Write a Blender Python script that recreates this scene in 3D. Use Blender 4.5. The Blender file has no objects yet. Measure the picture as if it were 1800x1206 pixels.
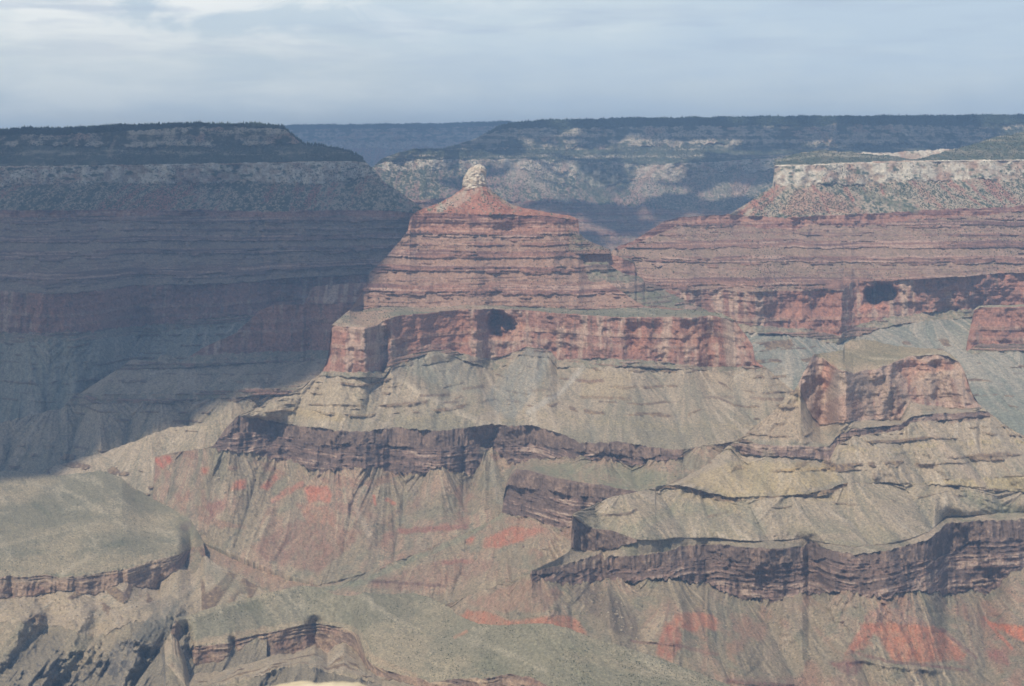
import bpy, math, random
import numpy as np
R = math.radians
scn = bpy.context.scene
COL = scn.collection
rng = np.random.default_rng(7)
random.seed(7)

# ------------------------------------------------------------------ camera
F = 3000.0; CX, CY = 900.0, 603.0; EYE = np.array([0.0, 0.0, 2150.0])
PITCH = math.atan(313.0 / F)
cd = bpy.data.cameras.new('camera'); cam = bpy.data.objects.new('camera', cd); COL.objects.link(cam)
cam.location = EYE; cam.rotation_euler = (math.pi / 2 - PITCH, 0, 0)
cd.sensor_width = 36; cd.lens = 36 * F / 1800; cd.clip_start = 0.5; cd.clip_end = 90000
cd.dof.use_dof = True; cd.dof.focus_distance = 4500; cd.dof.aperture_fstop = 7
scn.camera = cam

# ------------------------------------------------------------------ light
SUN_EL, SUN_AZ = R(54), math.atan2(-0.52, -0.85)          # sun behind the viewer's left shoulder
SUNV = np.array([math.cos(SUN_EL) * math.sin(SUN_AZ), math.cos(SUN_EL) * math.cos(SUN_AZ), math.sin(SUN_EL)])
ld = bpy.data.lights.new('sun', 'SUN'); sun = bpy.data.objects.new('sun', ld); COL.objects.link(sun)
ld.energy = 4.1; ld.angle = R(1.1); ld.color = (1.0, 0.90, 0.75)
from mathutils import Vector
sun.rotation_euler = Vector(SUNV).to_track_quat('Z', 'Y').to_euler()
sun.location = (0, 0, 6000)

w = bpy.data.worlds.new("World"); scn.world = w; w.use_nodes = True
nt = w.node_tree; nt.nodes.clear()
def N(tree, typ, **kw):
    n = tree.nodes.new(typ)
    for k, v in kw.items(): setattr(n, k, v)
    return n
def sky_world():
    L = nt.links.new
    out = N(nt, 'ShaderNodeOutputWorld'); bg = N(nt, 'ShaderNodeBackground'); bg.inputs[1].default_value = 0.1
    sky = N(nt, 'ShaderNodeTexSky', sky_type='NISHITA', sun_disc=False, sun_elevation=SUN_EL, sun_rotation=SUN_AZ, altitude=2150, dust_density=2.0)
    tc = N(nt, 'ShaderNodeTexCoord')
    def noise(scale, sv, loc, detail=5, rough=0.55, dist=0.0):
        mp = N(nt, 'ShaderNodeMapping'); mp.inputs['Scale'].default_value = sv; mp.inputs['Location'].default_value = loc
        L(tc.outputs['Generated'], mp.inputs[0])
        n = N(nt, 'ShaderNodeTexNoise'); n.inputs['Scale'].default_value = scale; n.inputs['Detail'].default_value = detail
        n.inputs['Roughness'].default_value = rough; n.inputs['Distortion'].default_value = dist
        L(mp.outputs[0], n.inputs['Vector']); return n.outputs[0]
    def ramp(src, stops):
        r = N(nt, 'ShaderNodeValToRGB'); e = r.color_ramp.elements
        while len(e) < len(stops): e.new(0.5)
        for q, (p, c) in zip(e, stops): q.position = p; q.color = (*c, 1)
        L(src, r.inputs[0]); return r.outputs[0]
    def math_(op, a, b=None, c=None, clamp=False):
        m = N(nt, 'ShaderNodeMath', operation=op, use_clamp=clamp)
        for i, v in enumerate((a, b, c)):
            if v is None: continue
            if isinstance(v, (int, float)): m.inputs[i].default_value = v
            else: L(v, m.inputs[i])
        return m.outputs[0]
    def mix(f, a, b):
        m = N(nt, 'ShaderNodeMix', data_type='RGBA')
        if isinstance(f, (int, float)): m.inputs[0].default_value = f
        else: L(f, m.inputs[0])
        for v, i in ((a, 6), (b, 7)):
            if isinstance(v, tuple): m.inputs[i].default_value = (*v, 1)
            else: L(v, m.inputs[i])
        return m.outputs[2]
    sep = N(nt, 'ShaderNodeSeparateXYZ'); L(tc.outputs['Generated'], sep.inputs[0])
    X, Z = sep.outputs[0], sep.outputs[2]
    # thin overcast veil, streaked along the horizon
    v1 = noise(3.2, (1, 1, 5.5), (3.1, 0.4, 0.2), 6, 0.5, 0.3)
    v2 = noise(13.0, (0.9, 1, 4.0), (0.3, 2.4, 1.7), 5, 0.55, 0.2)
    v = math_('ADD', math_('MULTIPLY', v1, 0.58), math_('MULTIPLY', v2, 0.44))
    rain = noise(9.0, (1, 1, .35), (2.2, .7, .1), 4, .5, 0.2)
    v = math_('ADD', v, math_('MULTIPLY_ADD', rain, .34, -.17))
    v = math_('ADD', v, math_('MULTIPLY', X, -0.18))
    veil = ramp(v, [(0.34, (5.9, 6.9, 7.7)), (0.50, (6.9, 7.7, 8.0)), (0.62, (8.5, 9.0, 8.8))])
    c = mix(math_('MULTIPLY_ADD', Z, -2.0, 1.08, True), sky.outputs[0], veil)
    # heaped cumulus, brighter towards the upper left of the north
    hi = math_('MULTIPLY_ADD', Z, 22.0, -1.05, True)
    lf = math_('MULTIPLY_ADD', X, -5.5, 0.05, True)
    k1 = noise(14, (1, 1, 3.2), (1.2, 0.5, 0.9), 8, 0.55, 0.5)
    k = math_('MULTIPLY', math_('MULTIPLY', hi, lf), math_('MULTIPLY_ADD', k1, 9.0, -4.1, True))
    c = mix(k, c, (9.8, 9.9, 9.5))
    k2 = noise(11.0, (1, 1, 8.0), (4.2, 1.5, 2.9), 6, 0.5, 0.2)
    d = math_('MULTIPLY', math_('MULTIPLY', math_('MULTIPLY_ADD', Z, 30.0, -1.4, True), 0.6), math_('MULTIPLY_ADD', k2, 6.0, -3.1, True))
    c = mix(d, c, (4.9, 5.8, 6.9))
    L(c, bg.inputs[0]); L(bg.outputs[0], out.inputs[0])
sky_world()
scn.view_settings.view_transform = 'Standard'; scn.view_settings.look = 'None'
scn.view_settings.exposure = 0.14; scn.view_settings.gamma = 1
scn.cycles.max_bounces = 4; scn.cycles.diffuse_bounces = 2; scn.cycles.volume_bounces = 0
scn.cycles.use_denoising = True
scn.cycles.filter_width = 1.6

# ------------------------------------------------------------------ noise
def hsh(ix, iy, seed):
    h = (ix.astype(np.int64) * 374761393 + iy.astype(np.int64) * 668265263 + seed * 974711) & 0xFFFFFFFF
    h = ((h ^ (h >> 13)) * 1274126177) & 0xFFFFFFFF
    h = ((h ^ (h >> 16)) * 2246822519) & 0xFFFFFFFF
    return ((h ^ (h >> 15)) & 0xFFFFFF).astype(np.float32) / np.float32(0xFFFFFF)
def vn(x, y, seed=0):
    x, y = np.broadcast_arrays(np.asarray(x, dtype=np.float64), np.asarray(y, dtype=np.float64))
    ix = np.floor(x); iy = np.floor(y); fx = (x - ix).astype(np.float32); fy = (y - iy).astype(np.float32)
    ix = ix.astype(np.int64); iy = iy.astype(np.int64)
    u = fx * fx * (3 - 2 * fx); v = fy * fy * (3 - 2 * fy)
    a = hsh(ix, iy, seed); b = hsh(ix + 1, iy, seed); c = hsh(ix, iy + 1, seed); d = hsh(ix + 1, iy + 1, seed)
    return (a + (b - a) * u + (c - a) * v + (a - b - c + d) * u * v) * 2 - 1
def fbm(x, y, seed=0, o=4, g=0.5):
    s = 0; a = 1.0; t = 0
    for i in range(o):
        s = s + a * vn(x * 2 ** i + 17.3 * i, y * 2 ** i + 5.1 * i, seed + i * 31); t += a; a *= g
    return s / t
def ridged(x, y, seed=0, o=4, g=0.5):
    s = 0; a = 1.0; t = 0
    for i in range(o):
        s = s + a * (1 - np.abs(vn(x * 2 ** i + 7.7 * i, y * 2 ** i + 3.3 * i, seed + i * 31)) * 2); t += a; a *= g
    return s / t
def sst(a, b, x):
    t = np.clip((x - a) / (b - a), 0, 1); return t * t * (3 - 2 * t)
def mixc(a, b, t):
    a = np.asarray(a, dtype=np.float32); b = np.asarray(b, dtype=np.float32)
    return a + (b - a) * t[..., None]

# ------------------------------------------------------------------ rays
SP, CP = math.sin(PITCH), math.cos(PITCH)
def ray(px, py):
    a = (px - CX) / F; b = (CY - py) / F
    return np.stack([a, CP + b * SP, -SP + b * CP], -1)
def at(px, py, t):
    return EYE + ray(np.asarray(px, float), np.asarray(py, float)) * np.asarray(t, float)[..., None]

# ------------------------------------------------------------------ materials
def rock_material(name, bump=0.5, scale=0.12, rough=0.95):
    m = bpy.data.materials.new(name); m.use_nodes = True; t = m.node_tree; t.nodes.clear(); L = t.links.new
    out = N(t, 'ShaderNodeOutputMaterial'); b = N(t, 'ShaderNodeBsdfPrincipled')
    b.inputs['Roughness'].default_value = rough; b.inputs['Specular IOR Level'].default_value = 0.15
    at_ = N(t, 'ShaderNodeAttribute', attribute_name='rock_colour')
    g = N(t, 'ShaderNodeNewGeometry')
    n1 = N(t, 'ShaderNodeTexNoise'); n1.inputs['Scale'].default_value = scale; n1.inputs['Detail'].default_value = 6; n1.inputs['Roughness'].default_value = 0.7
    L(g.outputs['Position'], n1.inputs['Vector'])
    r = N(t, 'ShaderNodeMapRange'); r.inputs[1].default_value = 0.25; r.inputs[2].default_value = 0.75; r.inputs[3].default_value = 0.55; r.inputs[4].default_value = 1.45
    L(n1.outputs[0], r.inputs[0])
    mx = N(t, 'ShaderNodeMix', data_type='RGBA', blend_type='MULTIPLY'); mx.inputs[0].default_value = 1
    L(at_.outputs['Color'], mx.inputs[6]); L(r.outputs[0], mx.inputs[7]); L(mx.outputs[2], b.inputs['Base Color'])
    bp = N(t, 'ShaderNodeBump'); bp.inputs['Strength'].default_value = bump; bp.inputs['Distance'].default_value = 3.0
    L(n1.outputs[0], bp.inputs['Height']); L(bp.outputs[0], b.inputs['Normal'])
    L(b.outputs[0], out.inputs[0]); return m
def plain_material(name, c1, c2, scale, rough=0.9, bump=0.0):
    m = bpy.data.materials.new(name); m.use_nodes = True; t = m.node_tree; L = t.links.new
    b = t.nodes['Principled BSDF']; b.inputs['Roughness'].default_value = rough; b.inputs['Specular IOR Level'].default_value = 0.15
    g = N(t, 'ShaderNodeNewGeometry'); n1 = N(t, 'ShaderNodeTexNoise'); n1.inputs['Scale'].default_value = scale; n1.inputs['Detail'].default_value = 5
    L(g.outputs['Position'], n1.inputs['Vector'])
    r = N(t, 'ShaderNodeValToRGB'); r.color_ramp.elements[0].position = 0.35; r.color_ramp.elements[1].position = 0.68
    r.color_ramp.elements[0].color = (*c1, 1); r.color_ramp.elements[1].color = (*c2, 1)
    L(n1.outputs[0], r.inputs[0]); L(r.outputs[0], b.inputs['Base Color'])
    if bump:
        bp = N(t, 'ShaderNodeBump'); bp.inputs['Strength'].default_value = bump; bp.inputs['Distance'].default_value = 0.1
        L(n1.outputs[0], bp.inputs['Height']); L(bp.outputs[0], b.inputs['Normal'])
    return m
def tag(o, label=None, cat=None, group=None, kind=None):
    if label: o['label'] = label
    if cat: o['category'] = cat
    if group: o['group'] = group
    if kind: o['kind'] = kind
    return o
def mesh_obj(name, V, Q, mat, col=None, parent=None):
    me = bpy.data.meshes.new(name)
    V = np.ascontiguousarray(V, dtype=np.float32); Q = np.ascontiguousarray(Q, dtype=np.int32); k = Q.shape[1]
    me.vertices.add(len(V)); me.vertices.foreach_set('co', V.ravel())
    me.loops.add(Q.size); me.loops.foreach_set('vertex_index', Q.ravel())
    me.polygons.add(len(Q)); me.polygons.foreach_set('loop_start', np.arange(0, Q.size, k, dtype=np.int32))
    me.update(calc_edges=True)
    if col is not None:
        a = me.attributes.new('rock_colour', 'FLOAT_COLOR', 'POINT')
        c = np.ones((len(V), 4), dtype=np.float32); c[:, :3] = np.clip(col, 0.01, 0.9)
        a.data.foreach_set('color', c.ravel())
    me.materials.append(mat)
    o = bpy.data.objects.new(name, me); COL.objects.link(o)
    if parent: o.parent = parent
    return o

# ------------------------------------------------------------------ terrain sheets
def line(mode, val, pts, j=0.0, bl=(48, 48)): return dict(mode=mode, val=val, pts=pts, j=j, bl=bl)
SEG = 1.3                                    # spacing of the survey grid, in 1/3000 of the distance

def dist_poly(px, py, pts):
    best = np.full(px.shape, 1e9); tt = np.zeros(px.shape)
    n = len(pts) - 1
    for i in range(n):
        ax, ay = pts[i][:2]; bx, by = pts[i + 1][:2]
        dx, dy = bx - ax, by - ay; l2 = dx * dx + dy * dy + 1e-9
        t = np.clip(((px - ax) * dx + (py - ay) * dy) / l2, 0, 1)
        d = np.hypot(px - ax - t * dx, py - ay - t * dy)
        m = d < best; best = np.where(m, d, best); tt = np.where(m, (i + t) / n, tt)
    return best, tt
def in_poly(px, py, pts):
    ins = np.zeros(px.shape, bool); n = len(pts)
    for i in range(n):
        x1, y1 = pts[i]; x2, y2 = pts[(i + 1) % n]
        c = ((y1 > py) != (y2 > py)) & (px < (x2 - x1) * (py - y1) / (y2 - y1 + 1e-9) + x1)
        ins ^= c
    return ins

SHEETS = {}
def smooth(a, sg):
    r = int(sg * 3); k = np.exp(-0.5 * (np.arange(-r, r + 1) / sg) ** 2); k /= k.sum()
    return np.convolve(np.pad(a, r, mode='edge'), k, mode='valid')
def sheet(name, x0, x1, lines, layers, back, relief=(), paint=(), seed=0, dx=1.4, skirt=45):
    """lines run from the skyline of a landform down to its foot; layers[k] is the rock between lines k and k+1"""
    xs = np.arange(x0, x1 + 0.01, dx); n = len(xs)
    Ys, Ds, Js = [], [], []
    for k, l in enumerate(lines):
        p = l['pts']; px = np.array([q[0] for q in p], float); py = np.array([q[1] for q in p], float)
        y = np.interp(xs, px, py); ys = smooth(y, 3.0)
        env = np.clip(np.minimum(xs - px[0], px[-1] - xs) / 12, 0, 1)
        lowj = env * l['j'] * fbm(xs / 37, xs * 0 + k * 3.3, seed + 90 + k, 2) * 1.2
        jit = env * l['j'] * (0.7 * fbm(xs / 15, xs * 0 + k * 3.3, seed + 70 + k, 2) + 0.8 * vn(xs / 6.0, xs * 0 + k, seed + 50 + k) + 0.5 * vn(xs / 2.5, xs * 0 + k, seed + 150 + k))
        y = y + lowj
        v = np.interp(xs, px, np.array([q[2] if len(q) > 2 else l['val'] for q in p], float))
        if l['mode'] == 'D': d = v
        elif l['mode'] == 'z': d = smooth((v - EYE[2]) / ray(xs, ys + lowj)[:, 2], 3.0)
        else: d = Ds[-1] - v * sst(0, 16, np.maximum(y - Ys[-1], 0))
        if k:
            bad = (xs < px[0] - 0.01) | (xs > px[-1] + 0.01) | (y <= Ys[-1])
            jit = np.where(bad, Js[-1], jit); y = np.where(bad, Ys[-1], y); d = np.where(bad, Ds[-1], d)
            if l['mode'] != 'rel':        # a bed that runs out against the skyline runs out in depth as well
                for e in (0, -1):
                    yp = np.interp(px[e], xs, Ys[-1])
                    if abs(py[e] - yp) < 9 and xs[0] < px[e] < xs[-1] and l['bl'][e]:
                        t = sst(0, l['bl'][e], np.abs(xs - px[e])); d = np.where(bad, d, Ds[-1] + (d - Ds[-1]) * t)
            d = np.minimum(d, Ds[-1] - 0.5 * (y > Ys[-1]))
        Ys.append(y); Ds.append(d); Js.append(jit)
    rows_y, rows_d, rows_k, rows_v = [], [], [], []
    for k in range(len(lines) - 1):
        span = np.percentile(Ys[k + 1] - Ys[k], 96)
        m = max(2, int(math.ceil(span / SEG)))
        p = layers[k].get('p', 1.0)
        for i in range(m):
            v = i / m
            th = np.maximum(Ys[k + 1] - Ys[k], 0); w0 = (1 - v) * np.exp(-v * th / 6); w1 = v * np.exp(-(1 - v) * th / 6)
            rows_y.append(Ys[k] + (Ys[k + 1] - Ys[k]) * v + Js[k] * w0 + Js[k + 1] * w1)
            e = v ** p
            rows_d.append(1 / (1 / Ds[k] + (1 / Ds[k + 1] - 1 / Ds[k]) * e)); rows_k.append(k); rows_v.append(v)
    rows_y.append(Ys[-1] + Js[-1]); rows_d.append(Ds[-1]); rows_k.append(len(lines) - 2); rows_v.append(1.0)
    PY = np.array(rows_y); D = np.array(rows_d); K = np.array(rows_k); VV = np.array(rows_v)
    PX = np.broadcast_to(xs, PY.shape)
    P = at(PX, PY, D)
    X, Yw, Z = P[..., 0], P[..., 1], P[..., 2]
    pxm = D / F                                # metres per pixel
    delta = np.zeros(PY.shape)                 # toward the viewer, metres
    col = np.zeros(PY.shape + (3,), np.float32)
    rockmask = np.zeros(PY.shape)
    for k in range(len(lines) - 1):
        r = np.where(K == k)[0]
        if k == len(lines) - 2: r = np.where(K >= k)[0]
        sl = slice(r[0], r[-1] + 1)
        thick = (Ys[k + 1] - Ys[k])[None, :]
        ed = np.clip(thick / 10, 0, 1)
        c = dict(x=X[sl], y=Yw[sl], z=Z[sl], px=PX[sl], py=PY[sl], v=np.broadcast_to(VV[sl][:, None], X[sl].shape), m=pxm[sl].mean(), seed=seed + k * 7, L=layers[k])
        dd, cc, rm = ROCK[layers[k]['t']](c)
        if k == 0: ed = ed * np.clip(c['v'] * thick / 6, 0, 1)
        delta[sl] = dd * ed; col[sl] = cc; rockmask[sl] = rm
    for s in relief:
        pts, wd, amp = s[0], s[1], s[2]; amp = amp * (.55 if wd >= 18 and len(s) < 5 and 'cave' not in s else 1); kind = s[3] if len(s) > 3 else 'tent'
        bx = [q[0] for q in pts]; by = [q[1] for q in pts]
        jx = np.where((xs > min(bx) - wd * 1.5) & (xs < max(bx) + wd * 1.5))[0]
        if not len(jx): continue
        js = slice(jx[0], jx[-1] + 1)
        wob = wd * 0.30
        qx = PX[:, js] + wob * fbm(PX[:, js] / 14, PY[:, js] / 14, seed + 5, 3); qy = PY[:, js] + wob * fbm(PX[:, js] / 14, PY[:, js] / 14, seed + 9, 3)
        d, t = dist_poly(qx, qy, pts)
        if kind == 'tent': f = np.clip(1 - d / wd, 0, 1)
        elif kind == 'cave': f = sst(1.05, 0.62, d / wd)
        else: f = np.exp(-(d / wd) ** 2)
        tap = np.clip(np.minimum(t, 1 - t) * 5, 0.0, 1) if len(s) > 4 else 1
        delta[:, js] += amp * f * tap
    D2 = np.maximum(D - delta, 50)
    # stay in strata order: keep every surveyed column free of fold-backs
    P = at(PX, PY, D2)
    du = np.gradient(P, axis=1); dv = np.gradient(P, axis=0)
    nn = np.cross(dv, du); nz = nn[..., 2] / (np.linalg.norm(nn, axis=-1) + 1e-9)
    steep = 1 - np.abs(nz)
    # scree settles on the gentler faces of the bedded slopes, bare rock shows on the risers
    for k, L_ in enumerate(layers):                 # dust and scree lodge on the flatter shoulders of the dark gorge rock
        if L_['t'] == 'gorge':
            m_ = (K == k)[:, None] * sst(.56, .80, np.abs(nz)) * .65; col = mixc(col, (.265, .22, .15), m_)
    bare = sst(0.30, 0.62, steep) * rockmask
    col = col * (1 + 0.10 * (bare[..., None] - 0.5 * rockmask[..., None]))
    for s in paint:
        kind, pts, wd, c, st = s
        bx = [q[0] for q in pts]; by = [q[1] for q in pts]
        jx = np.where((xs > min(bx) - wd * 2 - 12) & (xs < max(bx) + wd * 2 + 12))[0]
        if not len(jx): continue
        js = slice(jx[0], jx[-1] + 1); px_, py_ = PX[:, js], PY[:, js]
        a = max(2.5, wd * 0.5)
        qx = px_ + a * fbm(px_ / 16, py_ / 22, seed + 15, 4, 0.65); qy = py_ + a * fbm(px_ / 9, py_ / 22, seed + 19, 4, 0.65)
        if kind == 'line':
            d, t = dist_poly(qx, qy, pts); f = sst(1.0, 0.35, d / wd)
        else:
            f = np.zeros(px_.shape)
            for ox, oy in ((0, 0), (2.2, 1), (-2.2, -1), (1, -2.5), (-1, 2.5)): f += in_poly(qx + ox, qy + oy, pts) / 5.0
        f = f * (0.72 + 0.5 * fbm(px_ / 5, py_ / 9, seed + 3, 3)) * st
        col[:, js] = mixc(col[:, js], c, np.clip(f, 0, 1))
    gr = rng.random(PY.shape)[..., None]
    col = col * (1 + .11 * rng.normal(size=PY.shape)[..., None]).clip(.6, 1.4) * np.where(gr < .035, .58, np.where(gr > .98, 1.4, 1))
    # the far side, so the landform is solid
    ex = []; hd = ray(xs, Ys[0]); hd = hd.copy(); hd[:, 2] = 0; hd /= np.linalg.norm(hd, axis=1)[:, None]
    for dist, dz in reversed(back):
        q = P[0] + hd * dist; hx = np.hypot(P[0][:, 0], P[0][:, 1]); q[:, 2] = np.minimum(q[:, 2] + dz, EYE[2] + (P[0][:, 2] - EYE[2]) * (hx + dist) / hx - 2 - dist * .004); ex.append(q)
    nb = len(ex)
    foot = P[-1:].copy(); foot[0] += hd * skirt; foot[..., 2] -= skirt
    PA = np.concatenate([np.array(ex).reshape(nb, n, 3), P, foot], 0); CA = np.concatenate([np.repeat(col[:1], nb, 0), col, col[-1:]], 0)
    m = PA.shape[0]
    i = np.arange(m - 1)[:, None] * n + np.arange(n - 1)[None, :]
    Q = np.stack([i, i + n, i + n + 1, i + 1], -1).reshape(-1, 4)
    SHEETS[name] = dict(P=P, PX=PX, PY=PY, K=K, steep=steep, xs=xs, D=D2, layers=layers, th=[Ys[k + 1] - Ys[k] for k in range(len(lines) - 1)])
    return PA.reshape(-1, 3), Q, CA.reshape(-1, 3)
def join(*parts):
    V, Q, C = [], [], []; o = 0
    for v, q, c in parts: V.append(v); Q.append(q + o); C.append(c); o += len(v)
    return np.concatenate(V), np.concatenate(Q), np.concatenate(C)

# ------------------------------------------------------------------ the rock formations
STR = {}
def strata(z, seed, scale=1.0):
    """one value per bed, the same all the way round a landform"""
    return 0.5 * vn(z / (23 * scale), z * 0, seed) + 0.32 * vn(z / (9 * scale), z * 0, seed + 1) + 0.26 * vn(z / (4.2 * scale), z * 0, seed + 2)
def bedz(c, a=5): return c['z'] + a * fbm(c['x'] / 260, c['y'] / 260, 3, 3) + 1.2 * vn(c['x'] / 24, c['z'] / 30, 8)
def r_forest(c):
    n = fbm(c['x'] / 18, c['z'] / 12, c['seed'], 3)
    return 10 * n, mixc((.040, .052, .032), (.075, .085, .05), sst(-.2, .6, n)), np.zeros(n.shape)
def r_kaibab(c):
    m = c['m']; z = bedz(c)
    butt = ridged(c['x'] / 330, c['z'] / 500, c['seed'], 4); fl = fbm(c['x'] / 28, c['z'] / 120, c['seed'] + 2, 4)
    s = strata(z, 40, 1.2); d = 60 * butt + 14 * fl + 14 * s
    blot = fbm(c['x'] / 60, c['z'] / 26, c['seed'] + 6, 4, 0.62)
    o = sst(.0, .36, blot * 1.1 + s * 0.25 + 0.3 * fl + 0.25 * butt + c['L'].get('bare', 0.0))
    veg = mixc((.055, .066, .042), (.12, .11, .075), sst(-.3, .5, fbm(c['x'] / 22, c['z'] / 14, c['seed'] + 9, 3)))
    rock = mixc((.27, .225, .17), (.42, .36, .275), sst(-.3, .4, s + .4 * fl))
    rock = mixc(rock, (.34, .20, .14), sst(.15, .5, fbm(c['x'] / 120, c['z'] / 60, c['seed'] + 12, 2)) * .6)
    return d, veg + (rock - veg) * o[..., None], np.ones(d.shape)
def r_toro(c):
    g = ridged(c['x'] / 210, c['y'] / 420, c['seed'], 4); n = fbm(c['x'] / 22, c['z'] / 13, c['seed'] + 1, 4, 0.65)
    s = strata(bedz(c), 44, .8)
    base = mixc((.075, .086, .056), (.17, .15, .105), sst(-.15, .55, n + .25 * s))
    base = mixc(base, (.40, .34, .26), sst(.28, .5, s * .6 + .6 * fbm(c['x'] / 70, c['z'] / 11, c['seed'] + 5, 3)) * c['L'].get('rock', .6))
    return 40 * g + 6 * n + 5 * s, base, np.ones(n.shape) * .4
def r_coco(c):
    fl = ridged(c['x'] / 95, c['z'] / 420, c['seed'], 4); b = fbm(c['x'] / 22, c['z'] / 20, c['seed'] + 3, 4, .6); big = fbm(c['x'] / 240, c['z'] / 400, c['seed'] + 8, 2)
    br = c['L'].get('bright', 1.0); vg = c['L'].get('veg', 0.0)
    col = mixc(np.array((.37, .28, .21)) * br, np.array((.56, .50, .40)) * br, sst(-.35, .35, b + .3 * fl))
    col = mixc(col, np.array((.36, .20, .14)) * br, sst(.1, .55, fbm(c['x'] / 60, c['z'] / 55, c['seed'] + 12, 3)) * .6)
    col = mixc(col, (.09, .10, .065), sst(.25 - vg, .6 - vg, fbm(c['x'] / 34, c['z'] / 15, c['seed'] + 14, 4, .65)))
    return 22 * fl + 12 * big + 7 * b, col, np.ones(b.shape)
def streaks(c, seed, wx=14, wy=120, sh=0.0):
    x = c['x'] + sh * (c['py'] - c['py'].mean()) * c['m']
    x = x + 10 * fbm(c['x'] / 90, c['y'] / 90, seed + 3, 2) + c['v'] * (150 * fbm(c['x'] / 240, c['y'] * 0 + 1.7, seed + 4, 3))
    return fbm(x / wx, (c['z'] - c['y'] * .4) / wy, seed, 4, .6)
def fans(c, W, seed):
    """talus cones: apexes at the foot of the cliff, streaks spreading from each, a gully between neighbours"""
    x = c['x'] + .22 * W * fbm(c['x'] / (W * .9), c['y'] / (W * 2.5), seed, 2); i0 = np.floor(x / W)
    d1 = np.full(x.shape, 1e9); d2 = d1.copy(); xc = np.zeros(x.shape); idn = np.zeros(x.shape)
    for k in (-1, 0, 1, 2):
        i = i0 + k; cx = (i + .5 + .38 * vn(i + .5, i * 0 + .5, seed + 77)) * W; d = np.abs(x - cx)
        m = d < d1; d2 = np.where(m, d1, np.minimum(d2, d)); xc = np.where(m, cx, xc); idn = np.where(m, i, idn); d1 = np.where(m, d, d1)
    v = c['v']; a = (x - xc) / (.22 + v) / W
    cone = np.clip((d2 - d1) / W, 0, 1) * (v ** .55) * (1 - .8 * v ** 3)
    st = fbm(a * 13 + idn * 5.3, v * 2.2 + idn, seed + 4, 4, .6); broad = fbm(a * 4 + idn * 3.1, v * .8 + idn, seed + 8, 3)
    gul = np.clip(1 - (d2 - d1) / (W * .16), 0, 1) * sst(.05, .4, v)
    return cone, st, broad, gul
def r_hermit(c):
    g = ridged(c['x'] / 190, c['y'] / 700 + c['z'] / 900, c['seed'], 3); st = streaks(c, c['seed'] + 2, 22, 130); n = fbm(c['x'] / 11, c['z'] / 8, c['seed'] + 4, 3, .65)
    big = fbm(c['x'] / 130, c['z'] / 160, c['seed'] + 6, 3); vg = c['L'].get('veg', .35); pale = c['L'].get('pale', .5)
    sd = c['L'].get('soil', 0.0); red = mixc(np.array((.27, .115, .075)) + sd * np.array((-.02, .04, .05)), np.array((.36, .18, .125)) + sd * np.array((-.03, .05, .06)), sst(-.4, .4, n))
    col = mixc(red, (.34, .29, .215), sst(-.25, .25, st + .5 * n + .7 * big + pale - .5) * .9)
    col = mixc(col, (.075, .088, .055), sst(.12, .3, n + .4 * st + .3 * big + vg - .5))
    return 30 * g + 8 * st + 2.0 * n, col, np.ones(n.shape) * .3
def bedded(c, sid, A, red, dark, pale, scree, green, amt=1.0, scale=1.0, fl=10):
    A = A * c['L'].get('A', 1); z = bedz(c); s = strata(z, sid, scale)
    but = ridged(c['x'] / 260, c['z'] / 700, c['seed'], 3); f = fbm(c['x'] / 30, c['z'] / 46, c['seed'] + 2, 4, .6); n = fbm(c['x'] / 12, c['z'] / 9, c['seed'] + 4, 3, .65)
    # broken benches: each bed comes and goes along the slope
    brk = fbm(c['x'] / 62, z / 13, c['seed'] + 7, 4, .6)
    s2 = s + .62 * brk
    ledge = sst(.08, .2, s2)
    d = A * ledge + 40 * but * c['L'].get('butt', 1) + fl * .5 * f + A * .3 * n * ledge
    col = mixc(scree, green, sst(-.1, .5, f * .6 + n * .6 + .15))
    face = mixc(red, dark, sst(-.2, .35, vn(z / 6.0, c['x'] / 160, sid + 5) + .6 * f))
    face = mixc(face, pale, sst(.30, .6, vn(z / 3.4, c['x'] / 200, sid + 9) + .35 * n) * .8)
    thin = sst(.28, .42, .7 * vn(z / (4.6 * scale), z * 0, sid + 21) + .3 * vn(z / 11, z * 0, sid + 22)) * sst(-.12, .12, fbm(c['x'] / 34, z / 7, c['seed'] + 23, 3)) * (1 - ledge)
    d = d + A * .4 * thin; col = col + (face * .9 - col) * (thin * .75 * amt)[..., None]
    col = col + (face - col) * (ledge * amt)[..., None]
    return d, col, ledge
def r_supai(c):
    w_ = c['L'].get('warm', 1.0); gr = c['L'].get('green', 0.0)
    return bedded(c, 60, 13, (.26 * w_, .138, .102), (.16 * w_, .085, .07), (.44, .30, .23), np.array((.295 * w_, .19, .14)), mixc((.28 * w_, .17, .12), (.15, .15, .10), np.array(gr)), .95)
def r_esplanade(c):
    z = bedz(c); s = strata(z, 77, .7); f = ridged(c['x'] / 42, c['z'] / 120, c['seed'], 4); n = fbm(c['x'] / 13, c['z'] / 9, c['seed'] + 4, 3, .6)
    col = mixc((.31, .165, .12), (.19, .095, .075), sst(-.1, .4, s + .4 * n - .2 * f)); col = mixc(col, (.46, .30, .22), sst(.3, .6, vn(z / 3.5, c['x'] / 90, 79) + .3 * n) * .7)
    return 11 * f + 10 * s + 4 * n, col, np.ones(n.shape)
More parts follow.
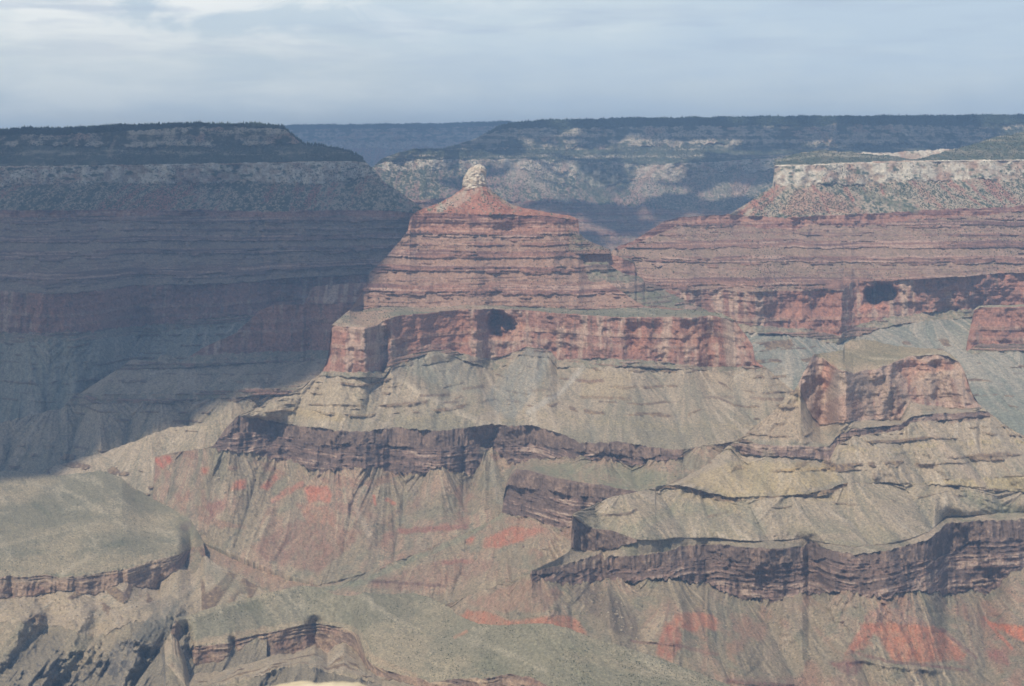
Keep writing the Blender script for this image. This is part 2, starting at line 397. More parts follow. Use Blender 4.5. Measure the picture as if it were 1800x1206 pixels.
def r_redwall(c):
    z = bedz(c, 3); fl = ridged(c['x'] / 80, c['z'] / 500, c['seed'], 4); big = fbm(c['x'] / 210, c['z'] / 420, c['seed'] + 8, 3); n = fbm(c['x'] / 15, c['z'] / 15, c['seed'] + 3, 4, .6)
    s = strata(z, 90, .8); pk = sst(.25, .6, fbm(c['x'] / 44, c['z'] / 38, c['seed'] + 21, 3))
    col = mixc((.315, .16, .115), (.235, .13, .10), sst(-.25, .35, n * .6 + big * .6))
    wash_ = fbm(c['x'] / 17, c['z'] / 150, c['seed'] + 11, 4, .6)
    col = mixc(col, (.43, .31, .235), sst(.02, .42, wash_ * .8 + .45 * big + .25 * s + c['L'].get('pale', 0)) * .85)
    col = mixc(col, (.15, .11, .09), sst(.30, .62, fbm(c['x'] / 13, c['z'] / 75, c['seed'] + 15, 3)) * .65)
    col = mixc(col, (.36, .24, .175), sst(.2, .5, s) * .4)
    blk = fbm(c['x'] / 50, c['z'] / 46, c['seed'] + 41, 4, .55)
    return 18 * fl + 22 * big + 5 * n + 6 * s - 12 * pk + 20 * blk, col, np.ones(n.shape)
def r_muav(c):
    return bedded(c, 110, 9, (.27, .165, .12), (.17, .115, .09), (.42, .31, .23), np.array((.29, .23, .165)), (.20, .185, .13), 1.0, .55, 6)
def r_tonto(c):
    L = c['L']; sh = L.get('sh', 0.0)
    xw = c['x'] + c['v'] * 170 * fbm(c['x'] / 250, c['y'] * 0 + .7, c['seed'] + 31, 3) + sh * (c['py'] - c['py'].mean()) * c['m']
    cs = dict(c); cs['x'] = c['x'] + sh * (c['py'] - c['py'].mean()) * c['m']
    cone, st, bro, gul = fans(cs, L.get('W', 210), c['seed'] + 31)
    g = 3.0 * cone + .25 * ridged(xw / 38, c['y'] / 400, c['seed'] + 33, 3) + .5 * bro - .35 * gul; st2 = bro; n = fbm(c['x'] / 9, c['y'] / 16, c['seed'] + 4, 3, .65)
    big = fbm(c['x'] / 160, c['y'] / 190, c['seed'] + 6, 3); up = 1 - c['v']
    green = np.array(L.get('green', (.236, .205, .145)), np.float32); tan = np.array(L.get('tan', (.345, .275, .195)), np.float32)
    col = mixc(green, tan, sst(-.3, .35, st * .5 + .45 * st2 + .4 * big + .25 * n + .35 * (up - .5) + .12 + L.get('dry', 0)))
    col = mixc(col, (.36, .285, .15), sst(.15, .5, strata(bedz(c), 130, 1.3) + .4 * n) * L.get('yellow', .3))
    col = mixc(col, (.43, .365, .28), sst(.18, .5, st2 * .6 + st * .6 + .2 * n) * .6)
    col = mixc(col, (.20, .19, .15), gul * .45)
    col = mixc(col, (.11, .11, .075), sst(.36, .62, n + .25 * st) * .55)
    zb = bedz(c, 3); s = .6 * vn(zb / 8.5, zb * 0, 131) + .4 * vn(zb / 21, zb * 0, 132); brk = fbm(c['x'] / 42, zb / 15, c['seed'] + 17, 3)
    lg = sst(.26, .40, s + L.get('ledge', -.02)) * sst(.05, .22, brk) * sst(1.0, .8, c['v'])
    col = mixc(col, mixc((.155, .105, .075), (.27, .19, .115), sst(-.3, .4, n)), lg * .95)
    return 26 * g * L.get('rel', 1) + 4 * st + 2.2 * n + 10 * lg, col, lg
def r_tapeats_cap(c):
    f = ridged(c['x'] / 26, c['z'] / 160, c['seed'], 4); f2 = ridged(c['x'] / 9, c['z'] / 70, c['seed'] + 3, 3); n = fbm(c['x'] / 8, c['z'] / 8, c['seed'] + 4, 3, .6); big = fbm(c['x'] / 120, c['z'] / 200, c['seed'] + 8, 2)
    L = c['L']; dk = np.array(L.get('dark', (.13, .092, .075))); lt = np.array(L.get('light', (.225, .155, .118)))
    col = mixc(dk, lt, sst(-.3, .5, n * .5 + fbm(c['x'] / 22, c['z'] / 60, c['seed'] + 9, 3) * .7)); col = mixc(col, (.34, .26, .19), sst(.35, .6, n + .2 * big) * .35)
    return 17 * f + 6 * f2 + 4 * n + 18 * big, col, np.ones(n.shape)
def r_tapeats(c):
    L = c['L']; z = bedz(c, 4) + 2.5 * fbm(c['x'] / 30, c['z'] / 60, c['seed'] + 61, 3); s = .30 * vn(z / 9, z * 0, 150) + .45 * vn(z / 5.2, z * 0, 151) + .45 * vn(z / 3.1, z * 0, 152); f = ridged(c['x'] / 60, c['z'] / 130, c['seed'], 4); n = fbm(c['x'] / 14, c['z'] / 7, c['seed'] + 4, 4, .6); brk = fbm(c['x'] / 26, z / 5, c['seed'] + 7, 4, .6); reg = fbm(c['x'] / 90, c['z'] / 60, c['seed'] + 62, 2)
    s2 = .8 * s + .85 * brk + .4 * reg
    dk = np.array(L.get('dark', (.14, .098, .08))); lt = np.array(L.get('light', (.23, .15, .12)))
    ck = ridged(c['x'] / 24, c['z'] / 90, c['seed'] + 44, 3)
    col = mixc(dk, lt, sst(-.25, .3, s2 + .3 * n)); col = mixc(col, (.44, .34, .26), sst(.14, .5, s2 + .3 * n - .1) * .72 * L.get('pale', 1))
    col = mixc(col, (.085, .062, .055), np.maximum(sst(.2, .5, fbm(c['x'] / 11, c['z'] / 40, c['seed'] + 15, 3)) * .6, sst(-.15, -.5, ck) * .8))
    return 11 * ck + 24 * f + 5 * s2 + 7 * n + 14 * fbm(c['x'] / 120, c['z'] / 200, c['seed'] + 8, 2), col, np.ones(n.shape)
def r_rimrock(c):
    """massive brown sandstone: thin ledges along the brink, big broken blocks below"""
    z = bedz(c, 2); v = c['v']; f = ridged(c['x'] / 46, c['z'] / 260, c['seed'], 4, .6); b = fbm(c['x'] / 17, c['z'] / 13, c['seed'] + 3, 4, .6); n = fbm(c['x'] / 6, c['z'] / 5, c['seed'] + 4, 3, .6); big = fbm(c['x'] / 95, c['z'] / 200, c['seed'] + 8, 3)
    led = vn(z / 3.0, c['x'] / 120, 171) + .7 * fbm(c['x'] / 22, z / 3, c['seed'] + 7, 3); top = sst(.55, .25, v + .25 * fbm(c['x'] / 40, v * 0, c['seed'] + 12, 2))
    col = mixc((.17, .118, .09), (.31, .215, .15), sst(-.35, .35, b + .4 * n + .3 * big)); col = mixc(col, (.38, .285, .195), sst(.05, .4, led) * (.25 + .6 * top)); col = mixc(col, (.11, .08, .068), sst(.05, .5, -led) * .5 * top)
    col = mixc(col, (.095, .072, .062), sst(-.1, -.5, f) * .75); col = mixc(col, (.27, .16, .115), sst(.15, .5, fbm(c['x'] / 30, c['z'] / 22, c['seed'] + 19, 3)) * .5)
    return 13 * f + 20 * big + 7 * b + 2 * n + 4 * top * led, col, np.ones(n.shape)
def r_redslope(c):
    L = c['L']; sh = L.get('sh', 0)
    xw = c['x'] + c['v'] * 150 * fbm(c['x'] / 200, c['y'] * 0 + .7, c['seed'] + 31, 3)
    cone, st, bro, gul = fans(c, L.get('W', 150), c['seed'] + 31)
    g = 2.0 * cone + .25 * ridged(xw / 34, c['y'] / 300, c['seed'] + 33, 3) + .5 * bro - .35 * gul; n = fbm(c['x'] / 7, c['y'] / 11, c['seed'] + 4, 3, .65); big = fbm(c['x'] / 110, c['y'] / 120, c['seed'] + 6, 3)
    col = mixc((.25, .20, .135), (.31, .215, .15), sst(-.25, .3, big + .5 * st)); col = mixc(col, (.34, .275, .19), sst(.05, .38, st + .2 * big) * .85)
    col = mixc(col, (.25, .12, .085), sst(.18, .5, fbm(c['x'] / 70, c['z'] / 26, c['seed'] + 9, 3) + L.get('red', 0)) * .45)
    col = mixc(col, (.195, .178, .122), sst(.1, .5, fbm(c['x'] / 40, c['y'] / 60, c['seed'] + 10, 3) + .2 * n) * .7)
    col = mixc(col, (.21, .18, .13), sst(.1, .45, -bro) * .5); col = mixc(col, (.185, .17, .13), gul * .35)
    col = mixc(col, (.10, .085, .065), sst(.34, .6, n + .25 * st) * .7)
    return 26 * g * L.get('rel', 1) + 5 * st + 1.5 * n, col, np.zeros(n.shape)
def r_plateau(c):
    L = c['L']
    g = fbm(c['x'] / 170, c['y'] / 230, c['seed'], 4); n = fbm(c['x'] / 6, c['y'] / 12, c['seed'] + 4, 3, .65); dr = ridged((c['x'] + .55 * c['y']) / 120, (c['y'] - .3 * c['x']) / 420, c['seed'] + 5, 4)
    gr = np.array(L.get('green', (.208, .188, .128))); tn = np.array(L.get('tan', (.31, .26, .175)))
    col = mixc(gr, tn, sst(-.15, .5, g + .3 * n + L.get('dry', 0))); col = mixc(col, (.40, .345, .25), sst(.52, .85, dr + .3 * n) * .6 * L.get('wash', 1))
    col = mixc(col, (.13, .135, .085), sst(-.1, -.6, dr + .2 * g) * .55); col = mixc(col, (.12, .115, .075), sst(.3, .6, n) * .5)
    rl = ridged((c['x'] + .4 * c['y']) / 34, (c['y'] - .3 * c['x']) / 120, c['seed'] + 9, 3)
    col = mixc(col, (.145, .14, .095), sst(.15, -.45, rl) * .45)
    return (9 * g + 7 * dr + 2.2 * rl) * L.get('rel', 1), col, np.zeros(n.shape)
def r_gorge(c):
    wz = c['z'] + 30 * fbm(c['x'] / 120, c['z'] / 120, c['seed'] + 51, 2); g = ridged((c['x'] - .30 * wz) / 110, wz / 170, c['seed'], 5, .55); n = fbm((c['x'] - .25 * c['z']) / 9, c['z'] / 15, c['seed'] + 4, 4, .62); t = c['v']
    tan = mixc((.31, .245, .165), (.22, .185, .125), sst(-.3, .4, n)); dk = mixc((.085, .080, .074), (.19, .165, .135), sst(-.3, .45, n + .25 * g))
    f = sst(-.05, .35, (t - c['L'].get('top', .25)) * 1.6 + .8 * fbm(c['x'] / 90, c['z'] / 60, c['seed'] + 9, 3))
    col = mixc(tan, (.20, .19, .13), sst(.1, .5, fbm(c['x'] / 30, c['z'] / 30, c['seed'] + 13, 3)) * .6)
    col = col + (dk - col) * f[..., None]
    g2 = ridged((c['x'] - .30 * wz) / 32, wz / 70, c['seed'] + 21, 4)
    return (60 * g + 16 * g2 + 7 * n) * sst(0, .1, t) + 3 * n, col, f
ROCK = dict(forest=r_forest, kaibab=r_kaibab, toro=r_toro, coco=r_coco, hermit=r_hermit, supai=r_supai, esplanade=r_esplanade, redwall=r_redwall, muav=r_muav,
            tonto=r_tonto, cap=r_tapeats_cap, tapeats=r_tapeats, redslope=r_redslope, plateau=r_plateau, gorge=r_gorge, rimrock=r_rimrock)
def T(t, **k): return dict(t=t, **k)
def off(pts, dy): return [(q[0], q[1] + dy) for q in pts]
# ------------------------------------------------------------------ landforms, far to near
M_far = rock_material('far_rim_rock', 0.3, 0.05)
M_rim = rock_material('rim_rock', 0.4, 0.07)
M_red = rock_material('red_rock', 0.5, 0.11)
M_low = rock_material('canyon_floor_rock', 0.5, 0.14)

def E_(x0, x1, y): return [(x0, y), (x1, y)]

# the farthest rim, seen through the gap
sil = [(-150, 232), (430, 222), (520, 220), (600, 219), (700, 218), (780, 217), (860, 214), (1000, 213)]
far = sheet('far', -150, 1000, [
    line('D', 20000, sil, .8), line('D', 19950, off(sil, 8), 1), line('D', 19700, [(-150, 252), (1000, 250)], 2), line('D', 19650, [(-150, 263), (1000, 261)], 2),
    line('D', 18800, [(-150, 300), (1000, 300)], 2), line('D', 18000, [(-150, 350), (1000, 350)])],
    [T('forest'), T('kaibab', bare=.12), T('coco', bright=.85), T('hermit'), T('supai')], [(3000, 40), (3200, -1500)], seed=11)
o = mesh_obj('plateau_hills', *far[:2], M_far, far[2])
tag(o, 'faint blue forested plateau rim farthest away, seen through the gap left of centre', 'plateau', kind='structure')

# the forested rim behind the butte
sil = [(600, 310, 11300), (640, 302, 11300), (655, 293, 11400), (670, 280, 11450), (700, 268, 11500), (727, 262, 11600), (780, 261, 11700), (833, 245, 12000), (867, 228, 12200), (887, 220, 12300), (913, 215, 12400), (967, 212, 12500), (1200, 208, 12500), (1500, 205, 12500), (1700, 204, 12500), (1950, 202, 12500)]
north = sheet('north', 600, 1950, [
    line('D', 12500, sil, .7),
    line('D', 12450, [(855, 236), (900, 226), (967, 225), (1200, 222), (1330, 222), (1500, 219), (1690, 222), (1740, 218), (1950, 218)], 2.5),
    line('D', 12250, [(800, 262), (900, 259), (1000, 260), (1200, 256), (1400, 254), (1600, 255), (1950, 262)], 4),
    line('D', 11850, [(660, 291), (680, 281), (933, 280), (1007, 283), (1150, 290), (1250, 285), (1400, 274), (1700, 268), (1950, 270)], 1),
    line('rel', 40, [(662, 294), (700, 300), (800, 301), (900, 297), (1007, 312), (1050, 330), (1130, 312), (1200, 316), (1300, 300), (1950, 292)], 3),
    line('D', 11200, [(650, 322), (713, 350), (800, 352), (1000, 356), (1180, 368), (1300, 370), (1950, 370)], 2),
    line('D', 10500, E_(600, 1950, 480), 2), line('rel', 40, E_(600, 1950, 590)), line('D', 9700, E_(600, 1950, 680))],
    [T('forest'), T('kaibab', bare=.16), T('toro', rock=.8), T('coco', bright=.9, veg=.25), T('hermit', veg=.76, pale=.7, soil=1.0), T('supai', green=.5, butt=2), T('redwall'), T('tonto')],
    [(2500, 30), (2600, -1600)],
    relief=[([(1468, 224), (1462, 246), (1452, 264)], 7, 60), ([(1240, 285), (1300, 340), (1320, 380)], 40, 160), ([(1010, 285), (1060, 340), (1100, 372)], 45, -260, 'gauss'), ([(1130, 290), (1180, 330), (1150, 370)], 50, -180, 'gauss'),
            ([(905, 284), (960, 330), (990, 356)], 40, 170), ([(760, 284), (740, 330), (720, 350)], 50, 150), ([(1600, 224), (1640, 262)], 40, 130), ([(1330, 224), (1300, 250)], 40, 120), ([(1720, 212), (1700, 262)], 35, -260, 'gauss')],
    paint=[('line', [(1468, 218), (1466, 232), (1472, 240), (1458, 256), (1450, 266)], 5, (.42, .34, .25), .9), ('line', [(1430, 241), (1476, 241)], 2.5, (.42, .36, .27), .8), ('line', [(1432, 248), (1437, 262)], 2.5, (.40, .34, .26), .8),
           ('poly', [(1292, 312), (1330, 312), (1308, 345), (1285, 345)], 4, (.34, .14, .095), .9), ('line', [(1330, 290), (1296, 338)], 12, (.40, .34, .27), .5), ('line', [(1100, 285), (1010, 284)], 3, (.3, .27, .21), .5), ('poly', [(1125, 292), (1340, 288), (1350, 320), (1290, 375), (1180, 372), (1105, 330)], 14, (.38, .31, .245), .5), ('poly', [(1008, 285), (1120, 294), (1100, 338), (1060, 362), (1022, 332)], 10, (.065, .08, .05), .8), ('poly', [(850, 283), (1003, 283), (1000, 312), (960, 330), (900, 325)], 10, (.37, .30, .24), .45), ('line', [(900, 300), (960, 335), (1000, 356)], 8, (.36, .30, .24), .5), ('line', [(1150, 295), (1120, 330), (1100, 360)], 7, (.34, .20, .15), .6), ('line', [(1200, 295), (1230, 340), (1240, 366)], 7, (.36, .24, .18), .5)], seed=23)  # spurs painted pale and gully dark in place of relief lit and shaded
o = mesh_obj('rim_plateau', *north[:2], M_rim, north[2])
tag(o, 'long forested canyon rim with pale broken cliffs behind the pointed butte', 'plateau', kind='structure')

# the promontory on the right with the white cliff, and the wooded bench behind its brink
bench = sheet('bench', 1362, 1950, [
    line('D', 8100, [(1330, 292), (1345, 283), (1375, 277), (1400, 270), (1440, 263), (1480, 266), (1530, 270), (1570, 279), (1600, 283), (1640, 272), (1680, 262), (1710, 255), (1745, 243), (1790, 234), (1950, 210)], 1.2),
    line('D', 7560, [(1330, 296), (1360, 294), (1567, 290, 7660), (1800, 289, 7720), (1950, 289, 7720)])],
    [T('toro', rock=.5)], [(900, 10), (1000, -400)], paint=[('line', [(1365, 282), (1450, 272), (1540, 276), (1600, 282)], 3, (.40, .35, .27), .5)], seed=31, skirt=0)
flat = sheet('flat', 1480, 1800, [
    line('D', 8700, [(1480, 275), (1520, 268), (1560, 268), (1600, 266), (1660, 264), (1720, 262), (1800, 258)], 1.5),
    line('D', 8600, [(1480, 280), (1560, 272), (1600, 281), (1700, 278), (1800, 275)], 1), line('D', 8200, E_(1480, 1800, 292))],
    [T('coco', bright=1.0, veg=.05), T('toro')], [(300, 5), (600, -300)], seed=33, skirt=0)
prom = sheet('prom', 1040, 1950, [
    line('D', 0, [(1040, 472, 6500), (1085, 434, 6650), (1110, 425, 6700), (1170, 388, 6900), (1200, 381, 7000), (1283, 377, 7120), (1330, 346, 7300), (1358, 328, 7440), (1361, 290.5, 7480), (1400, 289.5, 7500), (1567, 283, 7560), (1800, 280, 7600), (1950, 278, 7600)], .7),
    line('rel', 6, [(1360, 293), (1400, 292), (1567, 286), (1800, 283), (1950, 281)], .4),
    line('rel', 25, [(1356, 329), (1400, 328), (1440, 322), (1483, 327), (1583, 320), (1700, 316), (1800, 317), (1950, 316)], 3),
    line('D', 7130, [(1283, 378), (1330, 381), (1400, 383), (1500, 378), (1617, 371), (1800, 362), (1950, 360)], 1.5),
    line('rel', 22, [(1085, 441), (1140, 420), (1200, 392), (1300, 396), (1350, 403), (1395, 406), (1420, 396), (1500, 399), (1617, 386), (1800, 373), (1950, 371)], 2),
    line('z', 1700, [(1040, 498), (1150, 512), (1200, 512), (1243, 510), (1340, 514), (1400, 512), (1483, 511), (1496, 497, 1720), (1567, 494, 1725), (1700, 487, 1735), (1767, 481, 1743), (1950, 478, 1748)], 1.2),
    line('rel', 25, [(1040, 560), (1243, 562), (1300, 571), (1417, 579), (1473, 591), (1487, 585), (1510, 572), (1567, 557), (1620, 553), (1713, 542), (1950, 530)], 2),
    line('rel', 40, [(1040, 574), (1243, 576), (1300, 585), (1417, 592), (1473, 606), (1487, 598), (1540, 580), (1620, 566), (1713, 556), (1950, 544)], 2),
    line('z', 1370, [(1040, 740), (1950, 780)])],
    [T('coco', bright=1.05, veg=-.2), T('coco', bright=.88, veg=.06), T('hermit', veg=.50, pale=.9, soil=.35), T('esplanade'), T('supai', warm=.97, green=.3, butt=1.6, A=1.7), T('redwall', pale=-.05), T('muav'), T('tonto', green=(.20, .205, .165), tan=(.30, .27, .215), yellow=.05, dry=-.1)],
    [(1200, 30), (1300, -1200)],
    relief=[([(1536, 519), (1558, 515)], 20, -120, 'cave'), ([(1395, 326), (1420, 345), (1500, 378)], 60, 110), ([(1362, 325), (1300, 372)], 30, 60), ([(1483, 330), (1590, 378)], 22, -50, 'gauss'), ([(1440, 324), (1400, 380)], 40, 60),
            ([(1398, 386), (1395, 406), (1330, 500)], 60, 90), ([(1445, 450), (1470, 512)], 55, -70, 'gauss'), ([(1415, 440), (1440, 470)], 22, 70), ([(1600, 440), (1660, 495)], 60, 90), ([(1540, 400), (1500, 495)], 60, -90, 'gauss'), ([(1750, 380), (1720, 480)], 70, 120),
            ([(1480, 512), (1478, 592)], 16, 60), ([(1530, 560), (1620, 640)], 40, 60), ([(1410, 590), (1390, 650)], 50, 60)],
    paint=[('poly', [(1400, 332), (1425, 330), (1480, 345), (1530, 376), (1450, 372), (1390, 382), (1372, 372)], 8, (.37, .17, .115), .55), ('line', [(1366, 329), (1340, 350), (1300, 376)], 6, (.36, .15, .10), .9), ('line', [(1378, 330), (1350, 356), (1320, 378)], 5, (.36, .16, .11), .7),
           ('line', [(1486, 330), (1500, 352)], 6, (.37, .15, .10), .9), ('line', [(1500, 330), (1560, 355), (1610, 370)], 9, (.07, .085, .05), .85), ('line', [(1540, 325), (1600, 345)], 6, (.07, .085, .05), .6), ('line', [(1620, 330), (1650, 362)], 5, (.36, .18, .12), .6),
           ('line', [(1515, 545), (1535, 535), (1560, 540)], 8, (.45, .21, .14), .9), ('poly', [(1330, 545), (1420, 545), (1400, 562), (1340, 558)], 5, (.44, .22, .15), .6), ('line', [(1760, 482), (1790, 500), (1800, 510)], 9, (.44, .20, .13), .6)], seed=37)
o = mesh_obj('promontory', *join(bench, flat, prom)[:2], M_rim, join(bench, flat, prom)[2])
tag(o, 'broad red promontory capped by a white cliff band, right of the pointed butte', 'promontory', kind='structure')

spur = sheet('redspur', 1690, 1950, [
    line('D', 5800, [(1690, 640), (1697, 622), (1700, 600), (1713, 543), (1720, 537), (1760, 536), (1950, 531)], .6), line('D', 5760, [(1713, 545), (1722, 541), (1950, 537)], .6),
    line('rel', 25, [(1696, 620), (1720, 606), (1800, 605), (1950, 600)], 1), line('rel', 35, [(1692, 634), (1720, 619), (1800, 618), (1950, 612)], 1), line('D', 5000, [(1690, 790), (1950, 800)])],
    [T('plateau'), T('redwall', pale=-.18), T('muav'), T('tonto', green=(.20, .205, .165), tan=(.30, .27, .215), yellow=.05)], [(500, 15), (700, -500)], seed=41)
o = mesh_obj('red_spur', *spur[:2], M_red, spur[2]); tag(o, 'block of red cliff above a pale grey slope at the right edge of the view', 'cliff', kind='structure')

# the wide shaded mesa on the left
sil = [(-150, 232, 8700), (0, 230, 8700), (40, 228, 8700), (100, 228, 8700), (217, 223, 8700), (350, 219, 8700), (450, 220, 8700), (497, 225, 8650), (510, 235, 8600), (533, 255, 8500), (560, 257, 8500), (587, 262, 8500), (610, 267, 8450), (630, 275, 8400), (645, 286, 8300), (660, 302, 8200), (675, 320, 8000), (700, 335, 7850), (720, 350, 7700), (750, 375, 7500), (780, 400, 7400)]
mesa = sheet('mesa', -150, 780, [
    line('D', 0, sil, .7), line('D', 8660, [(-150, 240), (0, 238), (100, 238), (217, 232), (300, 226), (350, 223), (450, 223), (500, 228)], 2),
    line('D', 8560, [(-150, 260), (0, 258), (100, 256), (250, 260), (450, 256), (525, 252)], 3), line('D', 8200, [(-150, 294), (0, 293), (383, 288), (600, 283), (647, 286)], .8),
    line('rel', 4, [(-150, 296), (0, 295), (383, 290), (600, 285), (650, 290)], .5), line('rel', 40, [(-150, 329), (0, 328), (180, 322), (317, 325), (400, 320), (473, 323), (550, 323), (620, 318), (664, 306)], 3),
    line('D', 7600, [(-150, 371), (0, 370), (333, 368), (483, 373), (600, 369), (700, 372), (752, 378)], 1), line('rel', 25, [(-150, 384), (0, 382), (333, 380), (483, 384), (600, 380), (700, 384), (752, 386)], 1.5),
    line('z', 1680, [(-150, 512), (0, 512), (67, 517), (133, 517), (233, 503), (400, 500), (533, 488), (600, 484), (780, 478)], 1.5),
    line('rel', 30, [(-150, 588), (0, 587), (160, 582), (260, 572), (383, 558), (450, 553), (600, 545), (780, 540)], 3), line('rel', 50, [(-150, 606), (0, 604), (160, 597), (260, 586), (383, 572), (450, 566), (600, 560), (780, 560)], 2),
    line('D', 6000, [(-150, 880), (0, 870), (300, 830), (600, 790), (780, 780)])],
    [T('forest'), T('kaibab', bare=.18), T('toro', rock=.5), T('coco', bright=1.2, veg=-.1), T('coco', bright=1.0, veg=.15), T('hermit', veg=.52, pale=.7), T('esplanade'), T('supai', warm=.9, green=.25, butt=1.6, A=1.7), T('redwall', pale=-.05), T('muav'), T('tonto', green=(.19, .20, .16), tan=(.28, .26, .2), yellow=.05)],
    [(1500, 20), (1700, -1500)],
    relief=[([(560, 325), (480, 372)], 45, 110), ([(660, 330), (710, 372)], 45, 120), ([(300, 330), (330, 368)], 70, 100), ([(160, 325), (60, 368)], 60, 100), ([(400, 322), (380, 370)], 40, -110, 'gauss'), ([(230, 326), (215, 366)], 40, -100, 'gauss'), ([(520, 385), (560, 480)], 90, 180), ([(250, 390), (230, 500)], 110, 180),
            ([(390, 385), (400, 490)], 70, -160, 'gauss'), ([(60, 390), (70, 515)], 90, 160), ([(140, 600), (215, 650)], 60, 120), ([(300, 580), (310, 640)], 60, 90), ([(250, 505), (262, 585)], 30, -110, 'gauss'), ([(420, 505), (420, 560)], 30, 70)],
    paint=[('line', [(205, 240), (190, 275)], 4, (.36, .28, .2), .6), ('poly', [(310, 295), (350, 295), (350, 325), (310, 325)], 6, (.33, .17, .12), .6), ('line', [(0, 318), (120, 322)], 10, (.34, .21, .15), .4)], seed=47)
o = mesh_obj('mesa', *mesa[:2], M_rim, mesa[2]); tag(o, 'wide flat-topped mesa in cloud shadow filling the left side, dark trees on top', 'mesa', kind='structure')

# the lower spur in the shade
sil = [(-150, 775, 5800), (0, 743, 5800), (53, 730, 5820), (110, 717, 5840), (133, 693, 5860), (170, 672, 5880), (207, 650, 5900), (233, 632, 5940), (260, 635, 5940), (278, 630, 5950), (284, 623, 5950), (297, 624, 5950), (317, 636, 5950), (333, 627, 5960), (353, 613, 5980), (380, 600, 6000), (407, 590, 6010), (440, 563, 6030), (457, 545, 6040), (483, 535, 6050), (533, 535, 6080), (538, 527, 6100), (548, 505, 6120), (560, 502, 6130), (640, 497, 6150), (720, 500, 6150)]
dark = sheet('shade', -150, 720, [
    line('D', 0, sil, 1.0), line('D', 6040, [(536, 532), (560, 535), (600, 533), (720, 530)], 1),
    line('rel', 25, [(335, 628), (400, 621), (500, 618), (600, 614), (720, 612)], 2), line('rel', 40, [(207, 651), (260, 650), (333, 646), (467, 639), (600, 630), (720, 626)], 1.5),
    line('D', 5700, [(133, 695), (300, 692), (467, 683), (600, 672), (720, 668)], 1.5), line('rel', 15, [(120, 712), (300, 708), (467, 696), (600, 684), (720, 680)], 2), line('D', 5560, [(-150, 880), (0, 870), (180, 840), (300, 810), (400, 780), (720, 770)])],
    [T('redwall'), T('redwall'), T('muav'), T('tonto', rel=.7, yellow=.1), T('muav'), T('tonto', rel=1.2, ledge=.05, yellow=.1)], [(250, 5), (500, -300)],
    relief=[([(480, 640), (440, 690)], 30, 50), ([(560, 640), (540, 690)], 30, 50), ([(470, 690), (500, 720)], 40, 40), ([(30, 735), (130, 790)], 60, 60)], seed=53)
o = mesh_obj('spur_hill', *dark[:2], M_red, dark[2]); tag(o, 'low stepped ridge deep in cloud shadow between the mesa and the lit plateau', 'ridge', kind='structure')

# ------------------------------------------------------------------ the pointed butte
rear = sheet('rearspur', 1000, 1270, [
    line('D', 6150, [(1000, 400), (1017, 408), (1030, 421), (1047, 428), (1060, 434), (1073, 438), (1075, 446), (1100, 453), (1112, 458), (1116, 463), (1120, 484), (1135, 495), (1163, 508), (1200, 520), (1235, 540), (1270, 560)], 1),
    line('D', 6090, [(1000, 447), (1040, 447), (1075, 447), (1113, 461), (1135, 500)], .6), line('rel', 15, [(1000, 462), (1040, 462), (1068, 460), (1076, 470), (1095, 482), (1121, 486)], 1.5),
    line('D', 5860, [(1000, 560), (1270, 575)])],
    [T('supai', green=.6, warm=.9), T('esplanade'), T('supai', green=.9, warm=.8)], [(200, -30), (500, -400)], seed=59)
sil = [(222, 866, 5440), (232, 846, 5440), (250, 816, 5420), (275, 802, 5380), (300, 796, 5330), (340, 790, 5180), (360, 789, 5060), (375, 784, 4990), (385, 770, 5000), (397, 752, 5010), (418, 731, 5020), (433, 724, 5040), (490, 703, 5110), (533, 677, 5180), (560, 660, 5230), (567, 652, 5240), (575, 633, 5245), (580, 600, 5247), (583, 571, 5250), (600, 557, 5390), (615, 545, 5560), (630, 524, 5800), (636, 512, 5900), (645, 500, 5950), (648, 482, 6000), (660, 470, 6030), (668, 461, 6050), (684, 446, 6060), (690, 438, 6065), (703, 424, 6080), (717, 405, 6110), (719, 392, 6120), (722, 382, 6130), (732, 372, 6150), (767, 359, 6190), (793, 346, 6220), (813, 331, 6240), (835, 327, 6250), (856, 329, 6240), (880, 347, 6230), (900, 360, 6210), (922, 366, 6180), (967, 374, 6170), (1000, 378, 6165), (1017, 386, 6160), (1018, 411, 6150), (1027, 440, 6130), (1040, 463, 6090), (1067, 493, 6010), (1107, 523, 5910), (1133, 538, 5860), (1200, 543, 5800), (1267, 551, 5580), (1290, 562, 5400), (1310, 587, 5385), (1323, 607, 5375), (1328, 635, 5365), (1345, 645, 5330), (1380, 675, 5250), (1400, 690, 5200), (1430, 705, 5150)]
